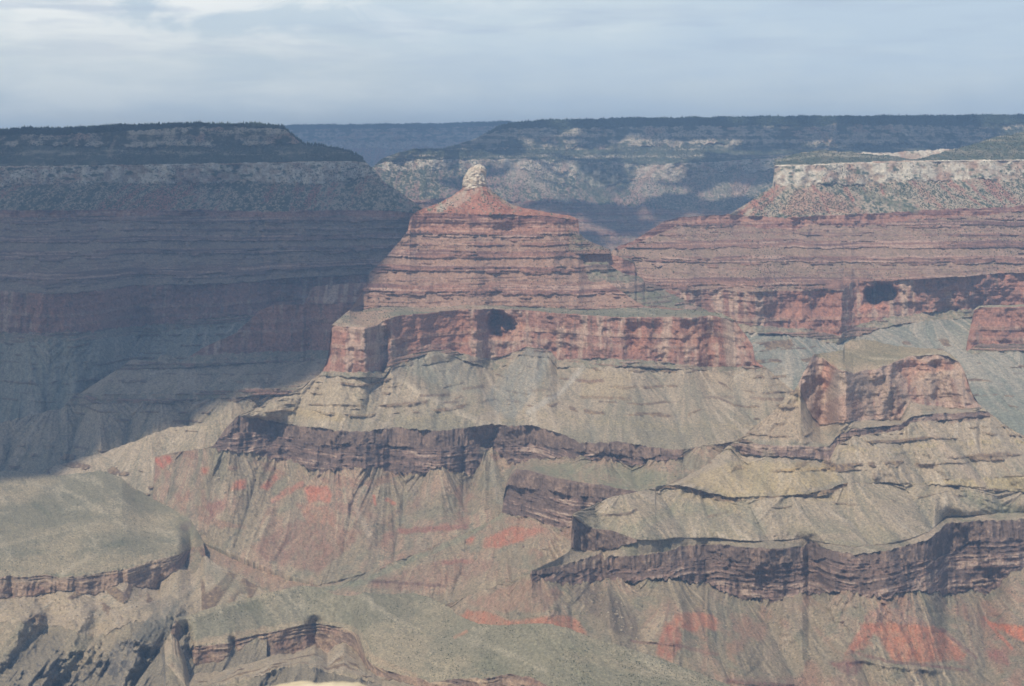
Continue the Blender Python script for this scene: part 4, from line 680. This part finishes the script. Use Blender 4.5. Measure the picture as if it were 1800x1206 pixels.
           ('poly', [(804, 1086), (822, 1072), (860, 1076), (895, 1092), (940, 1086), (1000, 1082), (1020, 1095), (1032, 1117), (985, 1108), (960, 1098), (900, 1100), (840, 1104)], 6, (.36, .16, .10), .95), ('poly', [(1165, 1112), (1190, 1078), (1250, 1078), (1262, 1090), (1258, 1110), (1230, 1100), (1225, 1112), (1195, 1104)], 6, (.36, .16, .10), 1.0), ('poly', [(1150, 1150), (1172, 1090), (1198, 1110), (1195, 1140), (1180, 1165)], 8, (.34, .13, .085), .8), ('poly', [(1510, 1096), (1560, 1094), (1640, 1100), (1655, 1108), (1700, 1152), (1690, 1160), (1620, 1166), (1570, 1160), (1545, 1120)], 8, (.37, .165, .10), 1.15), ('poly', [(1485, 1150), (1515, 1098), (1545, 1098), (1520, 1140)], 7, (.36, .14, .09), .8), ('poly', [(1520, 1080), (1555, 1062), (1640, 1098), (1520, 1094)], 8, (.33, .18, .135), .7), ('poly', [(1735, 1092), (1770, 1098), (1850, 1105), (1860, 1140), (1790, 1125)], 6, (.46, .15, .08), 1.0), ('line', [(1730, 1085), (1778, 1140)], 4, (.40, .15, .095), .9), ('line', [(1655, 1106), (1714, 1155)], 5, (.20, .10, .08), .8), ('line', [(1496, 1146), (1560, 1162), (1700, 1178)], 4, (.17, .085, .07), .8), ('poly', [(1455, 1164), (1520, 1160), (1512, 1182), (1490, 1190)], 5, (.19, .095, .08), .9), ('poly', [(1730, 1140), (1770, 1140), (1775, 1170), (1740, 1160)], 5, (.25, .105, .085), .8), ('poly', [(1000, 1035), (1050, 1030), (1110, 1070), (1130, 1125), (1090, 1115), (1040, 1080)], 10, (.165, .125, .095), .75), ('poly', [(820, 1060), (930, 1015), (990, 1040), (960, 1075), (870, 1075)], 12, (.30, .17, .12), .6), ('poly', [(1280, 1190), (1480, 1190), (1600, 1210), (1800, 1205), (1800, 1260), (1200, 1260)], 10, (.25, .15, .11), .45), ('line', [(1280, 1198), (1400, 1206)], 5, (.17, .085, .07), .8), ('line', [(1110, 1127), (1200, 1136)], 4, (.18, .10, .08), .8), ('line', [(1205, 1139), (1260, 1150)], 5, (.22, .12, .09), .7), ('line', [(1380, 1056), (1420, 1080), (1350, 1150)], 14, (.33, .25, .18), .5)], seed=73)
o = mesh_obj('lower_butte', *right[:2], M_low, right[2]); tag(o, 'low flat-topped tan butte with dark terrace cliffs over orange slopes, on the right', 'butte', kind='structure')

# ------------------------------------------------------------------ the near plateaus and the inner gorge
ridge = sheet('ridge', -150, 560, [
    line('D', 0, [(-150, 872, 5650), (-20, 872, 5650), (30, 850, 5620), (70, 832, 5600), (83, 825, 5590), (100, 817, 5570), (140, 806, 5550), (180, 797, 5530), (205, 788, 5520), (220, 782, 5510), (245, 772, 5500), (262, 763, 5480), (273, 759, 5480), (285, 757, 5480), (300, 750, 5470), (335, 748, 5450), (370, 741, 5430), (420, 735, 5400), (560, 725, 5350)], 1.2),
    line('D', 0, [(-150, 900, 5300), (0, 900, 5280), (560, 880, 5150)])], [T('tonto', rel=.5, dry=.05, yellow=.1, ledge=-.05)], [(150, -70), (500, -400)],
    relief=[([(273, 760), (240, 800)], 26, 30), ([(300, 752), (320, 800)], 20, -20, 'gauss'), ([(370, 745), (330, 790)], 30, 25)], seed=79)
plat = sheet('plateau', -150, 470, [
    line('D', 0, [(-150, 838, 5520), (0, 826, 5500), (60, 832, 5480), (100, 836, 5460), (180, 826, 5440), (215, 830, 5420), (233, 843, 5390), (240, 858, 5300), (262, 873, 5230), (275, 880, 5190), (300, 893, 5080), (320, 905, 4965), (335, 914, 4890), (345, 930, 4800), (354, 946, 4725), (358, 952, 4695), (361, 976, 4650), (380, 992, 4580), (420, 1012, 4500), (470, 1040, 4340)], .8),
    line('z', 1110, [(-150, 1020), (0, 1016), (20, 1012), (50, 1014), (77, 1011), (107, 1016), (140, 1012), (177, 1007), (217, 1001), (250, 992), (267, 986), (293, 981), (330, 968), (353, 959), (359, 955)], 1.6),
    line('rel', 14, [(-150, 1052), (0, 1051), (50, 1049), (103, 1039), (167, 1046), (195, 1034), (217, 1024), (247, 1036), (280, 1034), (283, 1021), (330, 990), (361, 977)], 2),
    line('D', 4090, [(-150, 1100), (0, 1094), (100, 1104), (170, 1118), (230, 1096), (300, 1086), (400, 1090), (470, 1095)], 3),
    line('D', 3450, [(-150, 1340), (470, 1340)])],
    [T('plateau', wash=.9), T('rimrock'), T('tonto', yellow=.2, dry=.45, rel=.5), T('gorge', top=.02)],
    [(60, -20), (500, -400)],
    relief=[([(283, 1021), (279, 1034)], 10, -30, 'gauss'), ([(95, 1080), (78, 1130), (50, 1180), (10, 1220)], 30, -150, 'gauss'), ([(275, 1128), (215, 1130), (172, 1136), (110, 1158), (60, 1174), (0, 1215)], 52, 210), ([(40, 1090), (20, 1160)], 40, 130), ([(325, 1064), (300, 1080), (240, 1130), (215, 1215)], 34, 140), ([(165, 1110), (225, 1128)], 26, -110, 'gauss'), ([(150, 1090), (130, 1130)], 30, 110), ([(290, 1130), (250, 1210)], 22, -100, 'gauss'), ([(190, 1090), (235, 1128)], 24, 100), ([(345, 1100), (300, 1150), (270, 1220)], 30, 170), ([(130, 1160), (110, 1215)], 26, -130, 'gauss'), ([(300, 1040), (260, 1075)], 20, 20), ([(20, 1014), (20, 1046)], 5, -20, 'gauss'), ([(215, 1003), (216, 1024)], 5, -18, 'gauss'), ([(100, 1010), (104, 1040)], 6, -12, 'gauss')],
    paint=[('line', [(0, 1010), (77, 1005), (177, 1000), (267, 979), (353, 952)], 9, (.34, .275, .185), .75), ('line', [(0, 1022), (107, 1018), (217, 1004), (355, 962)], 5, (.36, .28, .19), .5), ('poly', [(314, 930), (320, 918), (338, 914), (339, 924), (328, 935)], 2, (.15, .11, .09), .7), ('line', [(107, 1012), (130, 992), (170, 975)], 6, (.42, .36, .26), .6), ('line', [(0, 990), (100, 985), (250, 985)], 16, (.34, .275, .18), .5), ('line', [(0, 960), (60, 945), (170, 920)], 4, (.36, .31, .22), .5), ('poly', [(170, 962), (215, 948), (235, 955), (200, 962)], 5, (.12, .125, .085), .7), ('line', [(290, 1035), (330, 1065)], 16, (.32, .26, .18), .5), ('line', [(235, 850), (232, 840), (255, 812)], 4, (.10, .075, .065), .8), ('poly', [(240, 1070), (300, 1045), (320, 1064), (268, 1078)], 8, (.14, .125, .10), .7), ('line', [(370, 1000), (420, 1040)], 18, (.24, .225, .155), .6), ('poly', [(268, 1080), (310, 1062), (333, 1078), (300, 1120), (250, 1130), (235, 1120)], 8, (.10, .10, .085), .8)], seed=83)
pj = join(ridge, plat)
o = mesh_obj('plateau', *pj[:2], M_low, pj[2]); tag(o, 'broad grey-green plateau on the lower left ending in a brown cliff', 'plateau', kind='structure')

near = sheet('near', 150, 1420, [
    line('D', 0, [(150, 1300, 3450), (220, 1232, 3560), (255, 1180, 3680), (285, 1140, 3800), (300, 1112, 3870), (305, 1094, 3895), (308, 1086, 3900), (333, 1081, 3940), (393, 1061, 4020), (460, 1045, 4100), (527, 1029, 4180), (565, 1034, 4150), (587, 1046, 4110), (615, 1048, 4105), (640, 1041, 4115), (665, 1045, 4120), (727, 1043, 4150), (760, 1052, 4040), (790, 1066, 3950), (803, 1080, 3840), (840, 1096, 3720), (883, 1099, 3620), (920, 1096, 3570), (963, 1096, 3540), (1000, 1105, 3520), (1030, 1117, 3500), (1100, 1138, 3450), (1167, 1160, 3400), (1290, 1208, 3290), (1420, 1270, 3160)], .8),
    line('z', 1065, [(300, 1108), (308, 1088), (320, 1101), (333, 1139), (360, 1135), (407, 1131), (413, 1125), (460, 1114), (490, 1108), (520, 1101), (553, 1096), (580, 1099), (600, 1105), (620, 1110), (630, 1117, 1075), (638, 1140, 1080), (643, 1157, 1085), (660, 1171, 1092), (683, 1181, 1098), (723, 1190, 1105), (757, 1201, 1112), (790, 1196, 1120), (827, 1191, 1130), (850, 1193, 1135), (890, 1186, 1142), (915, 1189, 1146), (937, 1192, 1150), (960, 1205, 1153), (1000, 1222, 1155), (1420, 1300, 1150)], 1.6),
    line('rel', 14, [(300, 1112), (312, 1125), (322, 1138), (333, 1182), (360, 1180), (387, 1176), (412, 1168), (418, 1162), (470, 1153), (520, 1147), (553, 1134), (566, 1142), (575, 1150), (590, 1132), (605, 1128), (625, 1145), (645, 1175), (665, 1190), (690, 1194), (723, 1203), (757, 1216), (800, 1212), (890, 1206), (937, 1205), (960, 1212)], 2),
    line('D', 0, [(290, 1165, 3640), (333, 1215, 3500), (420, 1195, 3520), (520, 1170, 3560), (640, 1195, 3480), (757, 1232, 3250), (937, 1225, 3180), (1420, 1330, 2800)], 3),
    line('D', 0, [(150, 1400, 3250), (290, 1400, 3050), (1420, 1420, 2600)])],
    [T('plateau', dry=.12, wash=.8), T('rimrock'), T('tonto', dry=.3, yellow=.2, rel=.5), T('gorge', top=-.25)],
    [(60, -30), (400, -400)],
    relief=[([(640, 1043), (655, 1060), (700, 1100)], 45, 22), ([(587, 1050), (570, 1070)], 24, 18), ([(963, 1098), (900, 1120), (850, 1150)], 60, 34), ([(963, 1098), (1050, 1150)], 60, 24), ([(790, 1070), (800, 1110), (700, 1130)], 26, -16, 'gauss'), ([(553, 1098), (562, 1140)], 12, -45, 'gauss'), ([(410, 1126), (414, 1166)], 6, -35, 'gauss'), ([(325, 1105), (332, 1135)], 8, -25, 'gauss'), ([(480, 1160), (430, 1230)], 24, 120), ([(560, 1160), (540, 1230)], 24, 120), ([(305, 1100), (318, 1150), (335, 1215)], 16, 30), ([(290, 1130), (270, 1200)], 18, -90, 'gauss'), ([(640, 1190), (600, 1215)], 20, 70)],
    paint=[('line', [(310, 1090), (334, 1133), (405, 1126), (413, 1120), (520, 1095), (600, 1099), (632, 1112), (655, 1165), (725, 1186)], 7, (.35, .27, .18), .65), ('line', [(335, 1083), (400, 1062), (520, 1032)], 7, (.36, .30, .20), .7), ('poly', [(330, 1100), (420, 1075), (540, 1060), (560, 1085), (430, 1110), (360, 1125)], 10, (.205, .19, .135), .5), ('line', [(340, 1130), (405, 1118), (470, 1105)], 8, (.34, .25, .165), .6), ('poly', [(700, 1110), (900, 1100), (965, 1098), (1050, 1130), (950, 1150), (760, 1150)], 14, (.215, .195, .135), .45), ('poly', [(640, 1110), (760, 1120), (740, 1180), (670, 1170)], 12, (.32, .26, .175), .5), ('line', [(650, 1050), (655, 1070)], 6, (.38, .33, .24), .6), ('line', [(570, 1055), (590, 1052)], 10, (.33, .28, .19), .5), ('line', [(800, 1120), (820, 1110)], 4, (.40, .20, .12), .8), ('line', [(640, 1150), (730, 1188)], 6, (.35, .25, .16), .6), ('line', [(1000, 1150), (1250, 1200)], 14, (.31, .25, .17), .4), ('line', [(640, 1042), (727, 1044), (780, 1056)], 6, (.20, .19, .13), .6)], seed=89)
o = mesh_obj('near_plateau', *near[:2], M_low, near[2]); tag(o, 'nearest grey-green bench with a broken brown rim above the dark gorge, bottom centre', 'plateau', kind='structure')
# ------------------------------------------------------------------ ground under everything, to the horizon
def ground():
    n = 60; a = np.linspace(-1, 1, n); s = np.sign(a) * np.abs(a) ** 1.6 * 38000
    X, Y = np.meshgrid(s, s + 6000, indexing='ij'); Z = 560 + 60 * fbm(X / 3000, Y / 3000, 77, 3)
    V = np.stack([X, Y, Z], -1).reshape(-1, 3); i = np.arange(n - 1)[:, None] * n + np.arange(n - 1)[None, :]
    Q = np.stack([i, i + n, i + n + 1, i + 1], -1).reshape(-1, 4)
    C = mixc((.20, .16, .12), (.28, .22, .16), sst(-.3, .3, fbm(V[:, 0] / 900, V[:, 1] / 900, 3, 3)))
    return V, Q, C
g = ground(); tag(mesh_obj('ground', *g[:2], M_low, g[2]), 'dusty canyon bottom under the cliffs', 'ground', kind='structure')

# ------------------------------------------------------------------ trees and shrubs that nobody could count
OCT = np.array([(0, 0, 1.0), (.5, 0, .45), (0, .5, .4), (-.5, 0, .5), (0, -.5, .42), (0, 0, 0)], float)
OCF = np.array([(0, 1, 2), (0, 2, 3), (0, 3, 4), (0, 4, 1), (5, 2, 1), (5, 3, 2), (5, 4, 3), (5, 1, 4)])
def crowns(name, pts, h, wd, mat, label, cat):
    n = len(pts); ang = rng.random(n) * 6.28; c, s = np.cos(ang), np.sin(ang)
    v = np.repeat(OCT[None], n, 0) * (1 + .35 * (rng.random((n, 6, 3)) - .5))
    x = (v[..., 0] * c[:, None] - v[..., 1] * s[:, None]) * wd[:, None]; y = (v[..., 0] * s[:, None] + v[..., 1] * c[:, None]) * wd[:, None]
    V = np.stack([x, y, v[..., 2] * h[:, None]], -1) + pts[:, None, :]; V[..., 2] -= .12 * h[:, None]
    Q = (OCF[None] + 6 * np.arange(n)[:, None, None]).reshape(-1, 3)
    o = mesh_obj(name, V.reshape(-1, 3), Q, mat); return tag(o, label, cat, kind='stuff')
def pick(sh, k, n, cond=None):
    S = SHEETS[sh]; r = np.where(S['K'] == k)[0]; th = S['th'][k]
    ok = np.where(th > 1.5)[0]
    if not len(ok) or not len(r): return np.zeros((0, 3))
    i = rng.choice(r, n * 2); j = rng.choice(ok, n * 2, p=th[ok] / th[ok].sum())
    P = S['P'][i, j]
    if cond is not None: P = P[cond(P, S['PX'][i, j], S['PY'][i, j])]
    return P[:n] + np.array([0, 0, 0])
def clump(sc, lo, seed): return lambda P, px, py: fbm(P[:, 0] / sc, P[:, 2] / (sc * .5), seed, 3) + rng.random(len(P)) * .5 > lo
M_pine = plain_material('pine_green', (.028, .040, .022), (.062, .075, .042), .02)
M_brush = plain_material('brush_green', (.042, .055, .032), (.10, .11, .065), .03)
P = np.concatenate([pick('north', 0, 5200), pick('mesa', 0, 2600), pick('far', 0, 900)])
def sky_trees(sh, x0, x1, step, back):
    S = SHEETS[sh]; xs = np.arange(x0, x1, step) + rng.normal(0, step * .5, len(np.arange(x0, x1, step)))
    j = np.clip(((xs - S['xs'][0]) / (S['xs'][1] - S['xs'][0])).astype(int), 0, len(S['xs']) - 1)
    q = S['P'][0, j].copy(); d = q - EYE; d[:, 2] = 0; d /= np.linalg.norm(d, axis=1)[:, None]
    return q + d * (rng.random(len(q)) * back)[:, None]
P = np.concatenate([P, sky_trees('north', 860, 1940, .35, 160), sky_trees('mesa', -140, 520, .4, 140), sky_trees('mesa', 520, 640, .8, 60), sky_trees('far', 430, 900, .5, 300)])
n = len(P); crowns('forest', P, (7 + 11 * rng.random(n) ** 1.8) * (.75 + .6 * (fbm(P[:, 0] / 130, P[:, 1] / 130, 15, 3) > -.05)), 7 + 5 * rng.random(n), M_pine, 'dark conifer forest along the top of the far canyon rims', 'forest')
P = np.concatenate([pick('north', 1, 5200, clump(260, .12, 5)), pick('north', 2, 8000, clump(260, .0, 6)), pick('north', 3, 2400, clump(200, .2, 7)), pick('north', 4, 6500, clump(260, .12, 8)), pick('mesa', 1, 1500, clump(260, .2, 9)), pick('mesa', 2, 5200, clump(260, .0, 10)),
                    pick('mesa', 4, 1300, clump(200, .25, 11)), pick('mesa', 5, 5600, clump(260, .05, 12)), pick('bench', 0, 2600), pick('flat', 1, 300), pick('prom', 2, 3600, clump(180, .15, 13)), pick('prom', 1, 500, clump(150, .3, 14)), pick('prom', 4, 1800, clump(200, .3, 15)), pick('butte', 0, 160, clump(80, .3, 16)), pick('butte', 2, 420, clump(150, .3, 17)), pick('butte', 3, 260), pick('rearspur', 0, 160), pick('rearspur', 2, 260)])
n = len(P); far_ = np.clip(P[:, 1] / 9000, .45, 1.1); crowns('scrub', P, far_ * (3 + 4 * rng.random(n)), far_ * (4 + 5 * rng.random(n)), M_brush, 'dark green scrub trees dotting the upper canyon slopes', 'scrub')

# ------------------------------------------------------------------ loose rock
def rock_mesh(seed, name, mat):
    import bmesh
    bm = bmesh.new(); bmesh.ops.create_icosphere(bm, subdivisions=2, radius=0.5); r2 = np.random.default_rng(seed); dirs = [Vector(d).normalized() for d in r2.normal(size=(9, 3))]; cut = [.28 + .2 * r2.random() for _ in dirs]
    for v in bm.verts:
        for d, c in zip(dirs, cut):
            t = v.co.dot(d)
            if t > c: v.co -= d * (t - c) * .9
        v.co.z *= .8
    me = bpy.data.meshes.new(name); bm.to_mesh(me); bm.free(); me.materials.append(mat); return me
M_pale = plain_material('pale_boulder_stone', (.27, .22, .16), (.47, .40, .31), .4)
M_brown = plain_material('brown_boulder_stone', (.12, .085, .065), (.27, .19, .14), .4)
def nearest(sh, px, py):
    S = SHEETS[sh]; j = int(np.clip(round((px - S['xs'][0]) / (S['xs'][1] - S['xs'][0])), 0, len(S['xs']) - 1)); i = int(np.argmin(np.abs(S['PY'][:, j] - py))); return S['P'][i, j]
variants = {m: [rock_mesh(s + 10 * q, 'boulder', mm) for s in range(4)] for q, (m, mm) in enumerate((('pale', M_pale), ('brown', M_brown)))}
def boulder(sh, px, py, size, kind, label, group):
    o = bpy.data.objects.new('boulder', random.choice(variants[kind])); COL.objects.link(o)
    p = nearest(sh, px, py); o.location = (p[0], p[1], p[2] + size * .18); o.rotation_euler = (random.uniform(-.3, .3), random.uniform(-.3, .3), random.uniform(0, 6.28))
    o.scale = (size * random.uniform(.8, 1.3), size * random.uniform(.8, 1.2), size * random.uniform(.7, 1.1))
    tag(o, label, 'boulder', group); return o
def field(sh, poly, n, s0, s1, kind, label, group):
    bx = [p[0] for p in poly]; by = [p[1] for p in poly]; k = 0
    while k < n:
        x, y = random.uniform(min(bx), max(bx)), random.uniform(min(by), max(by))
        if in_poly(np.array([x]), np.array([y]), poly)[0]: boulder(sh, x, y, s0 + (s1 - s0) * random.random() ** 2.5, kind, label, group); k += 1
field('right', [(1010, 1040), (1060, 1035), (1110, 1075), (1120, 1125), (1060, 1090)], 34, 3.0, 7.5, 'pale', 'pale boulder on the dark scree gully below the right terrace cliff', 'boulders in the dark gully')
field('right', [(1240, 1050), (1480, 1050), (1520, 1080), (1380, 1170), (1300, 1140)], 36, 2.6, 6.5, 'pale', 'pale boulder on the tan slope under the right butte\'s dark cliff', 'boulders on the tan slope')
field('right', [(1660, 1050), (1720, 1050), (1790, 1120), (1730, 1080)], 8, 3, 6, 'brown', 'brown boulder on the slope at the right edge below the dark cliff', 'boulders at the right edge')
field('butte', [(400, 810), (620, 840), (640, 900), (500, 900), (380, 870)], 26, 3, 7, 'pale', 'pale boulder on the reddish slope under the pointed butte\'s dark cliff', 'boulders under the dark cliff')
field('butte', [(700, 850), (820, 840), (860, 900), (760, 930)], 18, 3, 7, 'brown', 'dark boulder on the grey-green slope right of the red patches', 'dark boulders on the grey slope')
field('plateau', [(20, 1058), (250, 1050), (300, 1040), (340, 1060), (230, 1085), (60, 1085)], 40, 3, 8, 'pale', 'tan boulder on the slope below the left plateau\'s brown cliff', 'boulders below the left plateau')
field('prom', [(1370, 335), (1500, 335), (1600, 360), (1400, 375), (1320, 372)], 46, 6, 13, 'pale', 'white boulder on the slope below the white cliff', 'boulders below the white cliff')
field('butte', [(800, 345), (870, 345), (930, 375), (760, 372)], 26, 5, 10, 'pale', 'pale boulder on the red cone under the summit knob', 'boulders under the summit knob')
field('butte', [(930, 620), (965, 630), (930, 690), (890, 730), (880, 690)], 22, 4, 8, 'pale', 'grey boulder on the grey scree fan below the cave', 'boulders on the scree fan')
field('butte', [(1020, 650), (990, 690), (935, 725), (930, 718), (1000, 660)], 16, 4, 8, 'pale', 'pale boulder on the light streak right of the scree fan', 'boulders on the light streak')
big = [('right', 1480, 1095, 10, 'brown', 'largest brown boulder on the tan slope left of the big orange patch'), ('right', 1083, 1082, 9, 'pale', 'largest pale boulder in the dark scree gully'), ('butte', 385, 842, 10, 'pale', 'large pale boulder beside the small red patch on the left slope'), ('block', 955, 966, 8, 'pale', 'lone white boulder on the slope below the banded cliff block'), ('block', 920, 962, 9, 'brown', 'dark boulder beside the orange streaks below the banded cliff block'), ('butte', 895, 711, 10, 'pale', 'largest grey boulder low on the scree fan')]
for sh, px, py, s, kd, lb in big: boulder(sh, px, py, s, kd, lb, None)

# low brush on the nearer slopes
P = np.concatenate([pick('right', 11, 2600, clump(60, .25, 21)), pick('butte', 9, 1500, clump(70, .3, 22)), pick('right', 6, 900, clump(80, .35, 23)), pick('plateau', 0, 500, clump(100, .4, 24)), pick('block', 2, 500, clump(70, .3, 25)), pick('plateau', 2, 300), pick('near', 0, 3200, clump(45, .3, 26)), pick('plateau', 0, 1500, clump(80, .3, 27))])
n = len(P); crowns('brush', P, .9 + 1.9 * rng.random(n) ** 2, 1.2 + 2.6 * rng.random(n) ** 2, M_brush, 'sparse dark brush speckling the lower slopes', 'brush')

# ------------------------------------------------------------------ the near ledge of the viewpoint
def ledge():
    nx, ny = 90, 50; V = np.zeros((nx, ny, 3))
    for a in range(nx):
        u = a / (nx - 1)
        for b in range(ny):
            th = b / (ny - 1) * 2 * math.pi; x = -1.10 + 0.60 * u
            r = .5 * math.sin(math.pi * min(max(u, .004), .996)) ** .13
            V[a, b] = (x, 6.3 + r * 1.2 * math.cos(th), r * math.sin(th) * (.22 if math.sin(th) > 0 else 9))
    n = .018 * fbm(V[..., 0] * 3.0, V[..., 1] * 3 + V[..., 2] * 3, 5, 4) + .010 * fbm(V[..., 0] * 14, V[..., 1] * 14 + V[..., 2] * 9, 9, 3)
    V[..., 2] += n; V[..., 1] += n
    i = np.arange(nx - 1)[:, None] * ny; j = np.arange(ny - 1)[None, :]
    Q = np.stack([i + j, i + j + 1, i + ny + j + 1, i + ny + j], -1).reshape(-1, 4)
    return V.reshape(-1, 3), Q
lv, lq = ledge(); q_ = ray(np.array(520.0), np.array(1197.0)); lv[:, 2] += 2150 + ((lv[:, 1] * q_[2] / q_[1]) - lv[:, 2]).min()
M_lime = plain_material('cream_limestone', (.50, .42, .29), (.66, .58, .43), 6.0, bump=.5)
o = mesh_obj('ledge_rock', lv, lq, M_lime); tag(o, 'cream limestone ledge just below the viewer at the bottom edge', 'rock')
for p in o.data.polygons: p.use_smooth = True

# ------------------------------------------------------------------ the cloud that shades the left side
def cloud(name, poly, broken, zc, thick, label, seed):
    """poly: outline of the shade on the canyon, as plan points ; broken: from which distance on the cloud breaks up"""
    poly = [(x + SUNV[0] / SUNV[2] * (zc - z), y + SUNV[1] / SUNV[2] * (zc - z)) for x, y, z in poly]
    px = [p[0] for p in poly]; py = [p[1] for p in poly]
    nx, ny = 230, 230; X, Y = np.meshgrid(np.linspace(min(px) - 300, max(px) + 300, nx), np.linspace(min(py) - 300, max(py) + 300, ny), indexing='ij')
    wx = 150 * fbm(X / 500, Y / 500, seed, 4); wy = 150 * fbm(X / 500, Y / 500, seed + 9, 4)
    d, _ = dist_poly(X + wx, Y + wy, poly + poly[:1]); ins = in_poly(X + wx, Y + wy, poly)
    yg = Y - SUNV[1] / SUNV[2] * (zc - 2200); gap = fbm(X / 400, Y / 300, seed + 21, 5, .55); ins &= gap > -.9 + .86 * sst(broken - 350, broken + 350, yg)
    h = np.where(ins, np.sqrt(np.clip(d / 900, 0, 1)), 0)
    top = zc + h * thick * (1 + .5 * fbm(X / 900, Y / 900, seed + 3, 5, .55)); bot = zc - h * 120 * (1 + .6 * fbm(X / 500, Y / 500, seed + 4, 4))
    keep = ins[:-1, :-1] & ins[1:, :-1] & ins[:-1, 1:] & ins[1:, 1:]
    i = (np.arange(nx - 1)[:, None] * ny + np.arange(ny - 1)[None, :])[keep]
    Q = np.stack([i, i + ny, i + ny + 1, i + 1], -1); N_ = nx * ny
    V = np.concatenate([np.stack([X, Y, top], -1).reshape(-1, 3), np.stack([X, Y, bot], -1).reshape(-1, 3)])
    Q = np.concatenate([Q, Q[:, ::-1] + N_])
    used = np.unique(Q); mp = np.zeros(len(V), int); mp[used] = np.arange(len(used))
    o = mesh_obj(name, V[used], mp[Q], M_cloud); tag(o, label, 'cloud', kind='stuff'); return o
M_cloud = plain_material('cloud_white', (.80, .80, .80), (.85, .85, .85), .001, rough=1.0)
def pl(px, py, D):
    q = at(px, py, D); return (q[0], q[1], q[2])
shade = [pl(-700, 862, 5350), pl(0, 856, 5350), pl(60, 852, 5420), pl(90, 835, 5480), pl(180, 800, 5500), pl(280, 762, 5480), pl(350, 742, 5460), pl(380, 715, 5560), pl(450, 690, 5640), pl(510, 680, 5620), pl(560, 640, 5700), pl(640, 555, 5860), pl(672, 520, 5950), pl(688, 470, 6000), pl(712, 420, 6120), pl(728, 376, 6220), pl(760, 372, 6600), (-250, 7600, 1900), (100, 8600, 1950), (600, 9300, 2000), (2600, 9800, 2100), (7000, 10300, 2200), (7000, 14000, 2450), (-200, 13500, 2450), (-400, 11700, 2300), (-1000, 10400, 2250), (-1300, 8750, 2330), (-2200, 8760, 2330), (-3600, 8900, 2340), (-6000, 9000, 2300), (-7000, 6500, 1600)]
cloud('cloud', shade, 8650, 5200, 900, 'broad white cloud overhead casting the shade on the left mesa', 91)
cloud('cloud', [(-5000, 17200, 2400), (1500, 17200, 2400), (1800, 22000, 2400), (-5000, 22500, 2400)], 30000, 5600, 800, 'unseen far white cloud added to shade the most distant rim', 97)  # out of view, added only to darken the farthest rim

# ------------------------------------------------------------------ haze
def haze():
    import bmesh
    bm = bmesh.new(); bmesh.ops.create_cube(bm, size=1); me = bpy.data.meshes.new('haze'); bm.to_mesh(me); bm.free()
    o = bpy.data.objects.new('haze', me); COL.objects.link(o)
    zs = [float(max(S['P'][..., 2].max() for S in SHEETS.values()))]; top = zs[0] + 60; bot = 430
    o.location = (0, 6000, (top + bot) / 2); o.scale = (80000, 80000, top - bot)
    m = bpy.data.materials.new('haze_air'); m.use_nodes = True; t = m.node_tree; t.nodes.clear()
    out = N(t, 'ShaderNodeOutputMaterial'); v = N(t, 'ShaderNodeVolumePrincipled')
    v.inputs['Density'].default_value = HAZE; v.inputs['Color'].default_value = (.37, .61, 1.0, 1); v.inputs['Anisotropy'].default_value = 0.0
    t.links.new(v.outputs[0], out.inputs['Volume']); me.materials.append(m); tag(o, 'pale blue summer haze filling the canyon air', 'haze', kind='stuff')
HAZE = 5.4e-5
haze()
